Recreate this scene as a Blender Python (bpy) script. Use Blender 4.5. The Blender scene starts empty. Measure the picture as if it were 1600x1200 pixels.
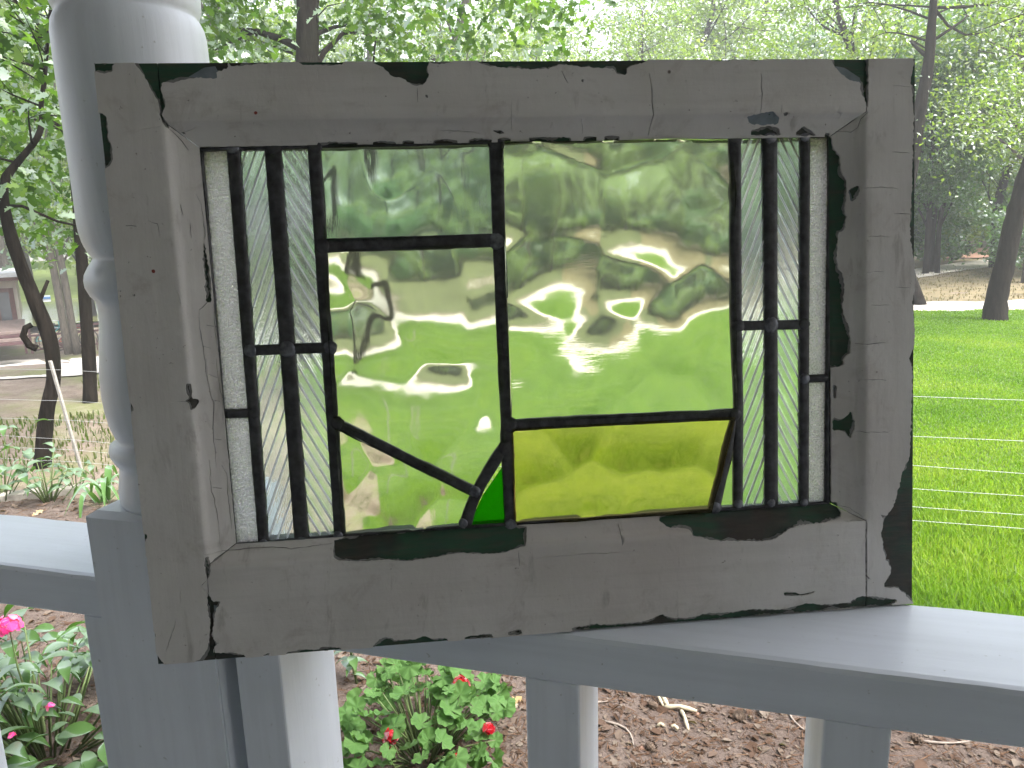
import bpy, bmesh, math, random
import numpy as np
from mathutils import Vector, Matrix, noise, geometry
random.seed(7); rng = np.random.default_rng(7)
S = bpy.context.scene
COL = S.collection
R = math.radians
# ------------------------------------------------------------------ camera
FPX, PITCH, ROLL = 1150.0, R(11.75), R(-1.6)
_F = np.array([0, math.cos(PITCH), -math.sin(PITCH)]); _R0 = np.array([1.0, 0, 0]); _U0 = np.cross(_R0, _F)
_R = _R0*math.cos(ROLL) + _U0*math.sin(ROLL); _U = -_R0*math.sin(ROLL) + _U0*math.cos(ROLL)
cam_d = bpy.data.cameras.new('camera'); cam = bpy.data.objects.new('camera', cam_d); COL.objects.link(cam)
cam_d.sensor_width = 36; cam_d.lens = FPX/1600*36; cam_d.clip_start = 0.02; cam_d.clip_end = 2000
M = Matrix.Identity(4)
for i in range(3):
    M[i][0] = _R[i]; M[i][1] = _U[i]; M[i][2] = -_F[i]
cam.matrix_world = M; S.camera = cam
# ------------------------------------------------------------------ world, sun, exposure
W = bpy.data.worlds.new('World'); S.world = W; W.use_nodes = True
nt = W.node_tree; nt.nodes.clear()
SUN_EL, SUN_AZ = R(60), R(122)          # azimuth measured from +Y (view direction) towards +X
sky = nt.nodes.new('ShaderNodeTexSky'); sky.sky_type = 'NISHITA'; sky.sun_disc = False
sky.sun_elevation = SUN_EL; sky.sun_rotation = SUN_AZ; sky.dust_density = 4.0; sky.air_density = 1.0; sky.ozone_density = 0.6
bg = nt.nodes.new('ShaderNodeBackground'); bg.inputs[1].default_value = 0.15
wo = nt.nodes.new('ShaderNodeOutputWorld'); 
hs = nt.nodes.new('ShaderNodeHueSaturation'); hs.inputs['Saturation'].default_value = .35      # thin white overcast
nt.links.new(sky.outputs[0], hs.inputs['Color']); nt.links.new(hs.outputs[0], bg.inputs[0]); nt.links.new(bg.outputs[0], wo.inputs[0])
sun_d = bpy.data.lights.new('sun', 'SUN'); sun_d.energy = 1.5; sun_d.angle = R(14); sun_d.color = (1, .96, .9)
sun = bpy.data.objects.new('sun', sun_d); COL.objects.link(sun)
sd = Vector((math.sin(SUN_AZ)*math.cos(SUN_EL), math.cos(SUN_AZ)*math.cos(SUN_EL), math.sin(SUN_EL)))
sun.rotation_euler = sd.to_track_quat('Z', 'Y').to_euler()
S.view_settings.view_transform = 'Standard'; S.view_settings.look = 'None'; S.view_settings.gamma = 1
S.view_settings.exposure = 2.3
HAZE = .0045
S.render.engine = 'CYCLES'; S.cycles.use_denoising = True
S.cycles.volume_bounces = 0; S.cycles.volume_max_steps = 64
S.cycles.max_bounces = 8; S.cycles.transmission_bounces = 6; S.cycles.transparent_max_bounces = 4; S.cycles.diffuse_bounces = 4; S.cycles.glossy_bounces = 3
S.cycles.caustics_refractive = False; S.cycles.caustics_reflective = False; S.cycles.sample_clamp_indirect = 8

# ------------------------------------------------------------------ helpers
def ray(px, py): return _F + _R*(px-800)/FPX - _U*(py-600)/FPX
def on_z(px, py, z): r = ray(px, py); return r*z/r[2]
def on_plane(px, py, n, k): r = ray(px, py); return r*k/(r @ n)
AZ = R(74)
RD = np.array([math.sin(AZ), -math.cos(AZ), 0]); RN = np.array([math.cos(AZ), math.sin(AZ), 0]); ZZ = np.array([0, 0, 1.0])
def rail_pt(s, n, z): return RD*s + RN*n + ZZ*z
def sstep(a, b, x):
    t = min(1, max(0, (x-a)/(b-a))); return t*t*(3-2*t)
def tag(o, label=None, cat=None, group=None, kind=None):
    if label: o['label'] = label
    if cat: o['category'] = cat
    if group: o['group'] = group
    if kind: o['kind'] = kind
    return o
def obj(name, me, mat=None, parent=None, smooth=False):
    if isinstance(me, bmesh.types.BMesh):
        bm = me; me = bpy.data.meshes.new(name); bm.normal_update(); bm.to_mesh(me); bm.free()
    if mat and not me.materials: me.materials.append(mat)
    if smooth: me.shade_smooth()
    o = bpy.data.objects.new(name, me); COL.objects.link(o)
    if parent is not None:
        o.parent = parent
        bp = parent
        o.matrix_parent_inverse = world_of(bp).inverted()
    return o
def world_of(o):
    m = o.matrix_basis.copy()
    if o.parent is not None: m = world_of(o.parent) @ o.matrix_parent_inverse @ m
    return m
def empty(name, loc, rz=0):
    o = bpy.data.objects.new(name, None); COL.objects.link(o); o.location = loc; o.rotation_euler = (0, 0, rz)
    o.empty_display_size = .05
    return o
def kid(name, me, parent, loc=(0,0,0), rot=(0,0,0), scale=(1,1,1)):   # child in the parent's local space
    o = bpy.data.objects.new(name, me); COL.objects.link(o); o.parent = parent
    o.location = loc; o.rotation_euler = rot; o.scale = scale
    return o
def mesh(name, verts, faces, mat=None, smooth=False):
    me = bpy.data.meshes.new(name); me.from_pydata([tuple(v) for v in verts], [], faces); me.update()
    if mat: me.materials.append(mat)
    if smooth: me.shade_smooth()
    return me
def fast_mesh(name, V, F, mat=None, smooth=False):   # V (n,3), F (m,k)
    me = bpy.data.meshes.new(name); V = np.asarray(V, np.float32); F = np.asarray(F, np.int32); m, k = F.shape
    me.vertices.add(len(V)); me.vertices.foreach_set('co', V.ravel())
    me.loops.add(m*k); me.loops.foreach_set('vertex_index', F.ravel())
    me.polygons.add(m); me.polygons.foreach_set('loop_start', np.arange(0, m*k, k, dtype=np.int32))
    me.update(calc_edges=True); me.validate()
    if mat: me.materials.append(mat)
    if smooth: me.shade_smooth()
    return me
def add_box(bm, o, a, b, c):          # corner o and three edge vectors
    o, a, b, c = (Vector(v) for v in (o, a, b, c))
    vs = [bm.verts.new(o + a*i + b*j + c*k) for k in (0, 1) for j in (0, 1) for i in (0, 1)]
    fs = [(0,2,3,1), (4,5,7,6), (0,1,5,4), (2,6,7,3), (0,4,6,2), (1,3,7,5)]
    fl = [bm.faces.new([vs[i] for i in f]) for f in fs]
    if a.cross(b).dot(c) < 0:
        for f in fl: f.normal_flip()
    return fl
def box_bm(o, a, b, c, bev=0, seg=2):
    bm = bmesh.new(); add_box(bm, o, a, b, c)
    if bev: bmesh.ops.bevel(bm, geom=list(bm.edges), offset=bev, segments=seg, affect='EDGES', profile=.6)
    return bm
def tube_into(bm, pts, rad, seg=8, cap=True):
    pts = [Vector(p) for p in pts]; n = len(pts)
    if not hasattr(rad, '__len__'): rad = [rad]*n
    rings = []; prev = None
    for i, p in enumerate(pts):
        t = (pts[min(i+1, n-1)] - pts[max(i-1, 0)])
        if t.length < 1e-9: t = Vector((0, 0, 1))
        t.normalize()
        ref = prev if prev is not None else (Vector((1, 0, 0)) if abs(t.x) < .8 else Vector((0, 1, 0)))
        x = ref - t*ref.dot(t); x.normalize(); y = t.cross(x); prev = x
        rings.append([bm.verts.new(p + (x*math.cos(2*math.pi*k/seg) + y*math.sin(2*math.pi*k/seg))*rad[i]) for k in range(seg)])
    for a, b in zip(rings, rings[1:]):
        for k in range(seg):
            bm.faces.new((a[k], a[(k+1) % seg], b[(k+1) % seg], b[k]))
    if cap:
        bm.faces.new(rings[0][::-1]); bm.faces.new(rings[-1])
def tube(pts, rad, seg=8):
    bm = bmesh.new(); tube_into(bm, pts, rad, seg); return bm
def lathe(profile, seg=48, center=(0, 0)):
    bm = bmesh.new(); rings = []
    for z, r in profile:
        rings.append([bm.verts.new((center[0] + r*math.cos(2*math.pi*k/seg), center[1] + r*math.sin(2*math.pi*k/seg), z)) for k in range(seg)])
    for a, b in zip(rings, rings[1:]):
        for k in range(seg): bm.faces.new((a[k], a[(k+1) % seg], b[(k+1) % seg], b[k]))
    bm.faces.new(rings[0][::-1]); bm.faces.new(rings[-1])
    bmesh.ops.recalc_face_normals(bm, faces=list(bm.faces))
    return bm

# ------------------------------------------------------------------ materials
class NB:
    def __init__(s, name):
        s.m = bpy.data.materials.new(name); s.m.use_nodes = True; s.t = s.m.node_tree; s.t.nodes.clear()
        s.out = s.n('ShaderNodeOutputMaterial')
    def n(s, ty, ins=None, **kw):
        nd = s.t.nodes.new(ty)
        for k, v in kw.items(): setattr(nd, k, v)
        for k, v in (ins or {}).items():
            i = nd.inputs[k]
            if isinstance(v, bpy.types.NodeSocket): s.t.links.new(v, i)
            else: i.default_value = v
        return nd
    def coord(s, scale=(1,1,1), src='Object', rot=(0,0,0)):
        tc = s.n('ShaderNodeTexCoord')
        mp = s.n('ShaderNodeMapping', {'Vector': tc.outputs[src], 'Scale': scale, 'Rotation': rot})
        return mp.outputs[0]
    def noise(s, vec, scale, detail=4, rough=.55, dist=0):
        return s.n('ShaderNodeTexNoise', {'Vector': vec, 'Scale': scale, 'Detail': detail, 'Roughness': rough, 'Distortion': dist}).outputs[0]
    def ramp(s, fac, stops):
        r = s.n('ShaderNodeValToRGB', {'Fac': fac}); e = r.color_ramp.elements
        while len(e) < len(stops): e.new(.5)
        for el, (p, c) in zip(e, stops):
            el.position = p; el.color = (c, c, c, 1) if isinstance(c, (int, float)) else tuple(c) + (1,)
        return r.outputs[0]
    def mix(s, fac, a, b, blend='MIX'):
        nd = s.n('ShaderNodeMix', data_type='RGBA', blend_type=blend)
        for i, v in ((0, fac), (6, a), (7, b)):
            if isinstance(v, bpy.types.NodeSocket): s.t.links.new(v, nd.inputs[i])
            elif isinstance(v, (int, float)): nd.inputs[i].default_value = v
            else: nd.inputs[i].default_value = tuple(v) + (1,)
        return nd.outputs[2]
    def math(s, op, a, b=0.0):
        return s.n('ShaderNodeMath', {0: a, 1: b}, operation=op).outputs[0]
    def bump(s, h, strength=.3, dist=.01, normal=None):
        ins = {'Height': h, 'Strength': strength, 'Distance': dist}
        if normal is not None: ins['Normal'] = normal
        return s.n('ShaderNodeBump', ins).outputs[0]
    def principled(s, col, rough=.6, normal=None, **kw):
        ins = {'Base Color': col if isinstance(col, bpy.types.NodeSocket) else tuple(col) + (1,), 'Roughness': rough}
        if normal is not None: ins['Normal'] = normal
        ins.update(kw)
        p = s.n('ShaderNodeBsdfPrincipled', ins); s.t.links.new(p.outputs[0], s.out.inputs[0]); return p

def m_painted_wood(name, col, rough=.4, grain=(1, 1, 1), dirt=.5, dcol=(.25, .25, .22), turn=0.0):
    b = NB(name); v1 = b.coord()
    v = b.n('ShaderNodeMapping', {'Vector': b.coord(rot=(0, 0, turn)), 'Scale': grain}).outputs[0]
    g = b.noise(v, 60, 5, .6); n1 = b.noise(v1, 6, 5, .6); n2 = b.noise(v1, 160, 3, .6)
    c = b.mix(b.ramp(n1, [(.35, 0), (.75, dirt)]), col, [k*.8 for k in col])
    c = b.mix(b.ramp(n2, [(.69, 0), (.74, .55)]), c, dcol)
    c = b.mix(b.ramp(g, [(.38, .22), (.58, 0)]), c, [k*.72 for k in col])
    nn = b.bump(g, .45, .0012); nn = b.bump(n1, .2, .004, nn)
    b.principled(c, rough, nn); return b.m
MAT = {}
MAT['white_paint'] = m_painted_wood('white_paint', (.73, .765, .83), .38, (1, 1, .06))
MAT['rail_paint'] = m_painted_wood('rail_paint', (.71, .755, .83), .33, (.05, 1, 1), turn=R(16))
def m_sash_paint(name, gr):
    b = NB(name); v = b.coord(); gn = b.noise(b.coord(gr), 90, 5, .65)
    n1 = b.noise(v, 9, 6, .6); n2 = b.noise(v, 3.5, 3, .5); n3 = b.noise(v, 220, 3, .6); n4 = b.noise(b.coord((1, 1, .25)), 55, 5, .65, .4)
    n5 = b.noise(v, 26, 7, .72, .6)
    c = b.mix(b.ramp(n1, [(.3, 0), (.72, .8)]), (.60, .58, .565), (.45, .43, .41))
    c = b.mix(b.ramp(n2, [(.50, 0), (.72, .55)]), c, (.43, .38, .355))
    c = b.mix(b.ramp(n5, [(.56, 0), (.70, .45)]), c, (.30, .255, .235))
    c = b.mix(b.ramp(n4, [(.60, 0), (.70, .45)]), c, (.22, .19, .175))
    c = b.mix(b.ramp(n3, [(.70, 0), (.74, .7)]), c, (.09, .07, .06))
    vo = b.n('ShaderNodeTexVoronoi', {'Vector': v, 'Scale': 28, 'Randomness': 1}, feature='F1').outputs[0]
    c = b.mix(b.ramp(vo, [(.035, .9), (.06, 0)]), c, (.08, .05, .04))
    c = b.mix(b.ramp(gn, [(.36, .18), (.5, 0)]), c, (.36, .335, .315))
    nn = b.bump(n1, .3, .004); nn = b.bump(n3, .15, .001, nn); nn = b.bump(n4, .3, .0015, nn); nn = b.bump(gn, .35, .0010, nn)
    b.principled(c, .5, nn); return b.m
MAT['sash_paint_stile'] = m_sash_paint('sash_paint_stile', (1, 1, .07)); MAT['sash_paint_rail'] = m_sash_paint('sash_paint_rail', (.07, 1, 1))
def m_sash_wood():
    b = NB('sash_bare_wood_and_green'); v = b.coord()
    n = b.noise(v, 7, 4, .6); g = b.noise(b.coord((1, 1, 6)), 40, 5, .6)
    c = b.ramp(n, [(.40, (.030, .023, .018)), (.47, (.016, .03, .022)), (.54, (.014, .062, .032)), (.64, (.012, .05, .028)), (.72, (.02, .026, .03))])
    c = b.mix(b.ramp(g, [(.45, 0), (.7, .6)]), c, (.06, .045, .035))
    b.principled(c, .65, b.bump(g, .5, .002)); return b.m
MAT['sash_wood'] = m_sash_wood()
def m_lead():
    b = NB('lead_came'); v = b.coord(); n = b.noise(v, 90, 5, .65); n2 = b.noise(v, 15, 3)
    c = b.mix(b.ramp(n, [(.4, 0), (.75, 1)]), (.026, .026, .029), (.085, .085, .092))
    c = b.mix(b.ramp(n2, [(.55, 0), (.75, .4)]), c, (.045, .04, .035))
    b.principled(c, .5, b.bump(n, .35, .0012), Metallic=.35); return b.m
MAT['lead'] = m_lead()
MAT['solder'] = (lambda b: (b.principled(b.ramp(b.noise(b.coord(), 160, 4), [(.3, (.05, .05, .06)), (.8, (.24, .25, .28))]), .4, None, Metallic=.6), b.m)[1])(NB('solder'))
MAT['undercoat'] = (lambda b: (b.principled(b.ramp(b.noise(b.coord(), 45, 5, .65), [(.3, (.10, .095, .09)), (.5, (.22, .215, .21)), (.7, (.15, .165, .165))]), .6, b.bump(b.noise(b.coord(), 150, 4), .4, .001)), b.m)[1])(NB('grey_undercoat'))
MAT['primer'] = (lambda b: (b.principled(b.ramp(b.noise(b.coord(), 60, 4), [(.3, (.12, .15, .17)), (.7, (.2, .23, .26))]), .6), b.m)[1])(NB('blue_grey_primer'))
def m_glass(name, col, kind, ang=0.0):
    b = NB(name); v = b.coord(); nn = None
    if kind == 'granite':
        h = b.noise(v, 460, 2, .5); h2 = b.noise(v, 900, 2, .5)
        nn = b.bump(h, .9, .0022); nn = b.bump(h2, .6, .0012, nn)
    elif kind == 'reed':
        mp = b.coord(rot=(0, 0, 0))
        sx = b.n('ShaderNodeSeparateXYZ', {0: mp})
        q = b.math('ADD', b.math('MULTIPLY', sx.outputs[0], math.cos(ang)), b.math('MULTIPLY', sx.outputs[2], math.sin(ang)))
        w = b.noise(v, 30, 2); q = b.math('ADD', q, b.math('MULTIPLY', w, .0012))
        k = b.math('MULTIPLY', q, 1/.0078); fr = b.math('FRACT', k)
        h = b.math('MULTIPLY', b.math('ABSOLUTE', b.math('SUBTRACT', fr, .5)), 2.0)
        h = b.math('MULTIPLY', h, h)
        k2 = b.math('FRACT', b.math('MULTIPLY', q, 1/.0021)); h2 = b.math('ABSOLUTE', b.math('SUBTRACT', k2, .5))
        nn = b.bump(h, 1, .0009); nn = b.bump(h2, .5, .00022, nn)
        nn = b.bump(b.noise(v, 120, 3), .3, .001, nn)
    else:
        st = b.noise(b.coord((.35, 1, 3) if ang == 0 else (3, 1, .35)), 120, 3, .6)
        gr = b.noise(v, 14, 3)
        nn = b.bump(b.math('MULTIPLY', st, b.ramp(gr, [(.50, 0), (.66, 1)])), .5, .00035)
        nn = b.bump(b.noise(v, 34, 1), .3, .0009, nn)
    ins = {'Color': tuple(col) + (1,), 'Roughness': {'granite': .16, 'reed': .08}.get(kind, .085), 'IOR': 1.5}
    if nn is not None: ins['Normal'] = nn
    g = b.n('ShaderNodeBsdfGlass', ins)
    # thin film of dust and putty haze on old glass, plus painted rib highlights
    d = b.n('ShaderNodeBsdfTranslucent', {'Color': tuple(k*m for k, m in zip(col, (.92, .84, .92))) + (1,)})
    dust = b.noise(v, 22, 5, .6)
    if kind == 'granite':
        f = b.ramp(h, [(.36, .76), (.64, .36)])
    else: f = b.ramp(dust, [(.4, .004), (.8, .03 if kind == 'wavy' else .55 if kind == 'granite' else .40)])
    if kind == 'reed': f = b.math('ADD', f, b.ramp(b.math('ABSOLUTE', b.math('SUBTRACT', fr, .5)), [(.40, 0), (.47, .6)]))  # white highlights along the ribs, mixed in as translucent lines
    mx = b.n('ShaderNodeMixShader', {0: f, 1: g.outputs[0], 2: d.outputs[0]})
    b.t.links.new(mx.outputs[0], b.out.inputs[0]); return b.m
def m_leaf(name, cols, trans=.45, gloss=.0, rough=.5, fres=.25, patch=.3):
    b = NB(name); g = b.n('ShaderNodeNewGeometry')
    rv = g.outputs['Random Per Island']
    n = b.ramp(b.noise(b.coord(src='Object'), .5, 3), [(.32, 0), (.68, 1)])
    f = b.math('ADD', b.math('MULTIPLY', rv, 1-patch), b.math('MULTIPLY', n, patch))
    c = b.ramp(f, [(i/(len(cols)-1)*.8+.1, k) for i, k in enumerate(cols)])
    d = b.n('ShaderNodeBsdfDiffuse', {'Color': c})
    c2 = b.mix(.6, c, (1.0, 1.15, .35), 'MULTIPLY'); c2 = b.mix(1, c2, (1.9, 1.9, 1.5), 'MULTIPLY')
    t = b.n('ShaderNodeBsdfTranslucent', {'Color': c2})
    mx = b.n('ShaderNodeMixShader', {0: trans, 1: d.outputs[0], 2: t.outputs[0]})
    gl = b.n('ShaderNodeBsdfGlossy', {'Color': (.9, .95, 1, 1), 'Roughness': rough})
    fr = b.n('ShaderNodeFresnel', {'IOR': 1.35})
    m2 = b.n('ShaderNodeMixShader', {0: b.math('ADD', b.math('MULTIPLY', fr.outputs[0], fres), gloss), 1: mx.outputs[0], 2: gl.outputs[0]})
    b.t.links.new(m2.outputs[0], b.out.inputs[0]); return b.m
MAT['oak_leaf'] = m_leaf('oak_leaf', [(.035, .08, .013), (.058, .12, .019), (.085, .158, .026), (.13, .20, .04)])
MAT['far_leaf'] = m_leaf('far_leaf', [(.085, .14, .025), (.125, .19, .035), (.165, .23, .05), (.22, .265, .08)], .55)
MAT['blue_leaf'] = m_leaf('blue_leaf', [(.06, .13, .045), (.09, .175, .06), (.125, .21, .08)], .5)
MAT['grass'] = m_leaf('grass_blade', [(.07, .15, .012), (.115, .215, .016), (.17, .27, .022), (.25, .32, .045)], .45, patch=.6)  # broad noise patches paint dappled shade into the grass colour
MAT['geranium_leaf'] = m_leaf('geranium_leaf', [(.06, .13, .035), (.085, .175, .05), (.115, .20, .07)], .3)
MAT['bush_leaf'] = m_leaf('bush_leaf', [(.05, .11, .03), (.07, .145, .04), (.10, .175, .06)], .3)
def m_simple(name, col, rough=.7, var=.3, scale=20, bump=.3, dist=.01, **kw):
    b = NB(name); v = b.coord(); n = b.noise(v, scale, 5, .6)
    c = b.ramp(n, [(.3, [k*(1-var) for k in col]), (.7, [min(1, k*(1+var)) for k in col])])
    b.principled(c, rough, b.bump(n, bump, dist), **kw); return b.m
def m_bark(name, c1, c2):
    b = NB(name); v = b.coord((1, 1, .18)); n = b.noise(v, 22, 6, .65, .3); n2 = b.noise(b.coord(), 3, 3)
    c = b.mix(b.ramp(n, [(.35, 0), (.65, 1)]), c1, c2)
    c = b.mix(b.ramp(n2, [(.5, 0), (.75, .35)]), c, (.018, .021, .013))
    b.principled(c, .9, b.bump(n, .9, .03), **{'Specular IOR Level': .08}); return b.m
MAT['bark'] = m_bark('bark', (.008, .0065, .0055), (.026, .021, .017))
MAT['pale_bark'] = m_bark('pale_bark', (.04, .034, .028), (.11, .098, .082))
def m_ground():
    b = NB('sandy_ground'); v = b.coord()
    n1 = b.noise(v, .55, 5, .6); n2 = b.noise(v, 4, 6, .65); n3 = b.noise(v, 40, 5, .7); n4 = b.noise(v, 1.3, 4)
    c = b.mix(b.ramp(n2, [(.3, 0), (.7, 1)]), (.145, .105, .08), (.25, .20, .165))
    c = b.mix(b.ramp(n3, [(.5, 0), (.72, .8)]), c, (.08, .055, .038))
    c = b.mix(b.math('MULTIPLY', b.ramp(n1, [(.48, 0), (.6, 1)]), b.ramp(n3, [(.35, .35), (.6, 1)])), c, (.13, .15, .045))
    c = b.mix(b.ramp(n4, [(.58, 0), (.7, .5)]), c, (.34, .29, .245))
    nn = b.bump(n3, .8, .02); nn = b.bump(n2, .5, .06, nn)
    b.principled(c, .95, nn); return b.m
MAT['ground'] = m_ground()
def m_soil():
    b = NB('mulch_soil'); v = b.coord(); n2 = b.noise(v, 6, 6, .65); n3 = b.noise(v, 70, 5, .7)
    c = b.mix(b.ramp(n2, [(.35, 0), (.65, 1)]), (.095, .066, .053), (.15, .115, .097))
    c = b.mix(b.ramp(n3, [(.5, 0), (.66, .6)]), c, (.07, .045, .035))
    vo = b.n('ShaderNodeTexVoronoi', {'Vector': v, 'Scale': 55}, feature='F1')
    c = b.mix(b.ramp(vo.outputs[0], [(.12, .5), (.3, 0)]), c, (.16, .12, .095))
    nn = b.bump(n3, .9, .02); nn = b.bump(n2, .5, .05, nn)
    b.principled(c, .95, nn); return b.m
MAT['soil'] = m_soil()
MAT['lawn'] = (lambda b: (b.principled(b.ramp(b.noise(b.coord(), 2.2, 6, .65), [(.3, (.07, .13, .012)), (.55, (.11, .19, .018)), (.75, (.17, .23, .035))]), .9, b.bump(b.noise(b.coord(), 60, 4, .7), 1, .04)), b.m)[1])(NB('lawn'))
MAT['gravel'] = m_simple('pale_gravel', (.50, .46, .42), .95, .22, 9, .5, .03)
MAT['red_earth'] = m_simple('red_earth', (.36, .20, .14), .95, .25, 3, .4, .03)
MAT['wood_floor'] = m_simple('woodland_floor', (.075, .085, .03), .95, .4, 1.6, .8, .06)
MAT['dry_grass'] = m_simple('dry_grass', (.17, .135, .075), .95, .35, 2.5, .8, .06)
# ------------------------------------------------------------------ terrain
GZ = -1.75
def terr(x, y):
    d = math.hypot(x, y); az = math.degrees(math.atan2(x, y))
    z = GZ
    fl = sstep(-15, -27, az) if True else 0
    z -= 2.3*sstep(11, 30, d)*fl
    z += .035*max(0, d-20)*(1-fl) if d < 120 else 3.5*(1-fl)
    n = x*RN[0] + y*RN[1]
    z += .05*noise.noise((x*.35, y*.35, 1.7))*sstep(1.5, 5, d) + .02*noise.noise((x*1.7, y*1.7, 4.1))*sstep(1.0, 2.5, n)
    return z
def on_ground(px, py, dmax=90):
    r = ray(px, py); h = math.hypot(r[0], r[1]); lo = .8
    t = lo/h; step = .12/h
    while t*h < dmax:
        p = r*t
        if p[2] <= terr(p[0], p[1]):
            return np.array([p[0], p[1], terr(p[0], p[1])])
        t += step*max(1, t*h/6)
    p = r*(dmax/h); return np.array([p[0], p[1], terr(p[0], p[1])])
def col_at(px, dist, py=500):          # ground point in the direction of a pixel column
    r = ray(px, py); h = math.hypot(r[0], r[1]); x, y = r[0]/h*dist, r[1]/h*dist
    return np.array([x, y, terr(x, y)])
def at_dist(px, py, dist):             # point on a pixel's ray at a given distance over ground
    r = ray(px, py); return r*dist/math.hypot(r[0], r[1])

def polar_sheet(name, mat, azs, ring_fn, lift=0.0, parent=None):
    V, F = [], []
    rows = [ring_fn(a) for a in azs]; k = len(rows[0])
    for a, row in zip(azs, rows):
        for d in row:
            x, y = d*math.sin(a), d*math.cos(a); V.append((x, y, terr(x, y)+lift))
    for i in range(len(azs)-1):
        for j in range(k-1):
            q = i*k+j; F.append((q, q+1, q+k+1, q+k))
    me = mesh(name, V, F, mat, True)
    return obj(name, me, parent=parent)
azs = [R(a) for a in np.linspace(-180, 180, 241)]
ds = list(np.concatenate([[.05, .4], np.linspace(.8, 6, 27), np.linspace(6.3, 30, 60), np.geomspace(31, 900, 26)]))
tag(polar_sheet('ground', MAT['ground'], azs, lambda a: ds), kind='structure')
# garden soil along the porch
def n_to_d(a, n): return n/max(.2, math.sin(a)*RN[0] + math.cos(a)*RN[1])
fa = [R(a) for a in np.linspace(-46, 46, 120)]
def soil_edge(a): return n_to_d(a, 3.35 + .10*noise.noise((a*30, 0, 0)) if a > R(-12) else 3.75 + .2*noise.noise((a*14, 3, 0)) - .4*sstep(-24, -12, math.degrees(a)))
tag(polar_sheet('garden_soil', MAT['soil'], fa, lambda a: list(np.linspace(n_to_d(a, .95), soil_edge(a), 24)), .006), kind='structure')
# gravel road: near and far edges read off the picture, carried on through the part hidden by the sash
NEARP = [(-500, 615), (0, 597), (145, 589), (400, 562), (700, 535), (1000, 512), (1430, 489), (1600, 487), (2100, 484)]
FARP = [(-500, 572), (0, 567), (145, 560), (400, 531), (700, 507), (1000, 488), (1430, 474), (1600, 472), (2100, 468)]
def edge_table(pl):
    xs = np.linspace(pl[0][0], pl[-1][0], 60); ys = np.interp(xs, [p[0] for p in pl], [p[1] for p in pl])
    T = []
    for x, y in zip(xs, ys):
        p = on_ground(x, y); T.append((math.atan2(p[0], p[1]), math.hypot(p[0], p[1])))
    T.sort(); return np.array(T)
TN, TF = edge_table(NEARP), edge_table(FARP)
def road_near(a): return float(np.interp(a, TN[:, 0], TN[:, 1]))
def road_far(a): return float(np.interp(a, TF[:, 0], TF[:, 1]))
ra = [R(a) for a in np.linspace(-44, 46, 140)]
tag(polar_sheet('gravel_road', MAT['gravel'], ra, lambda a: list(np.linspace(road_near(a)+.12*noise.noise((a*25, 1, 0)), max(road_near(a)+1.6, road_far(a))+.12*noise.noise((a*25, 5, 0)), 8)), .018), kind='structure')
# lawn
LA0, LA1 = R(-17), R(46)
def lawn_near(a): return soil_edge(a) - .12 if a > R(-12) else soil_edge(a) + (road_near(a)-soil_edge(a))*sstep(-12, -17, math.degrees(a))*.7
la = [R(a) for a in np.linspace(-17, 46, 130)]
tag(polar_sheet('lawn', MAT['lawn'], la, lambda a: list(np.linspace(lawn_near(a)+.1, road_near(a)+.05, 30)), .012), kind='structure')
# rough dry grass bank behind the road, a second track and red earth at its far side
tag(polar_sheet('dry_grass_bank', MAT['dry_grass'], [R(a) for a in np.linspace(8, 46, 70)], lambda a: list(np.linspace(max(road_near(a)+1.6, road_far(a))-.1, road_far(a)+12, 16)), .008), kind='structure')
tag(polar_sheet('woodland_floor', MAT['wood_floor'], [R(a) for a in np.linspace(-24, 8.4, 60)], lambda a: list(np.linspace(max(road_near(a)+1.6, road_far(a))+1.2+.8*noise.noise((a*18, 0, 2)), 90, 30)), .03), kind='structure')
def strip(name, pxs, y0, y1, mat, lift):
    V, F = [], []; n = 14
    for i in range(n):
        t = i/(n-1); x = pxs[0] + (pxs[1]-pxs[0])*t
        for j in range(6):
            y = (y0[0] + (y0[1]-y0[0])*t)*(1-j/5) + (y1[0] + (y1[1]-y1[0])*t)*j/5
            p = on_ground(x, y); V.append((p[0], p[1], p[2]+lift))
    for i in range(n-1):
        for j in range(5):
            q = i*6+j; F.append((q, q+6, q+7, q+1))
    tag(obj(name, mesh(name, V, F, mat, True)), kind='structure')
strip('far_track', (1380, 1640), (446, 404), (428, 396), MAT['gravel'], .03)
strip('red_earth_bank', (1440, 1760), (408, 398), (392, 384), MAT['red_earth'], .05)

# ------------------------------------------------------------------ porch shell behind and above the photographer
RAIL_Z, N0, N1, ZB = -.3739, .6195, .7545, -.4265
FLOOR_Z, CEIL_Z = -1.29, 1.22
def rail_box(name, s0, s1, n0, n1, z0, z1, mat, parent=None, bev=0):
    o = obj(name, box_bm(rail_pt(s0, n0, z0), RD*(s1-s0), RN*(n1-n0), ZZ*(z1-z0), bev), mat, parent); return o
MAT['deck'] = m_painted_wood('porch_floor_paint', (.24, .245, .255), .5)
MAT['ceil'] = m_painted_wood('porch_ceiling_paint', (.50, .515, .54), .6)
MAT['siding'] = m_painted_wood('house_siding_paint', (.49, .50, .53), .6)
MAT['skirt'] = m_simple('porch_skirt', (.3, .29, .27), .8)
fl = empty('porch_floor', tuple(rail_pt(0, -.5, FLOOR_Z))); tag(fl, kind='structure')
for i in range(17):
    rail_box('floor_board', -4.5, 6.0, -1.62+i*.145, -1.62+i*.145+.141, FLOOR_Z-.025, FLOOR_Z, MAT['deck'], fl)
ce = empty('porch_ceiling', tuple(rail_pt(0, -.4, CEIL_Z))); tag(ce, kind='structure')
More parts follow.
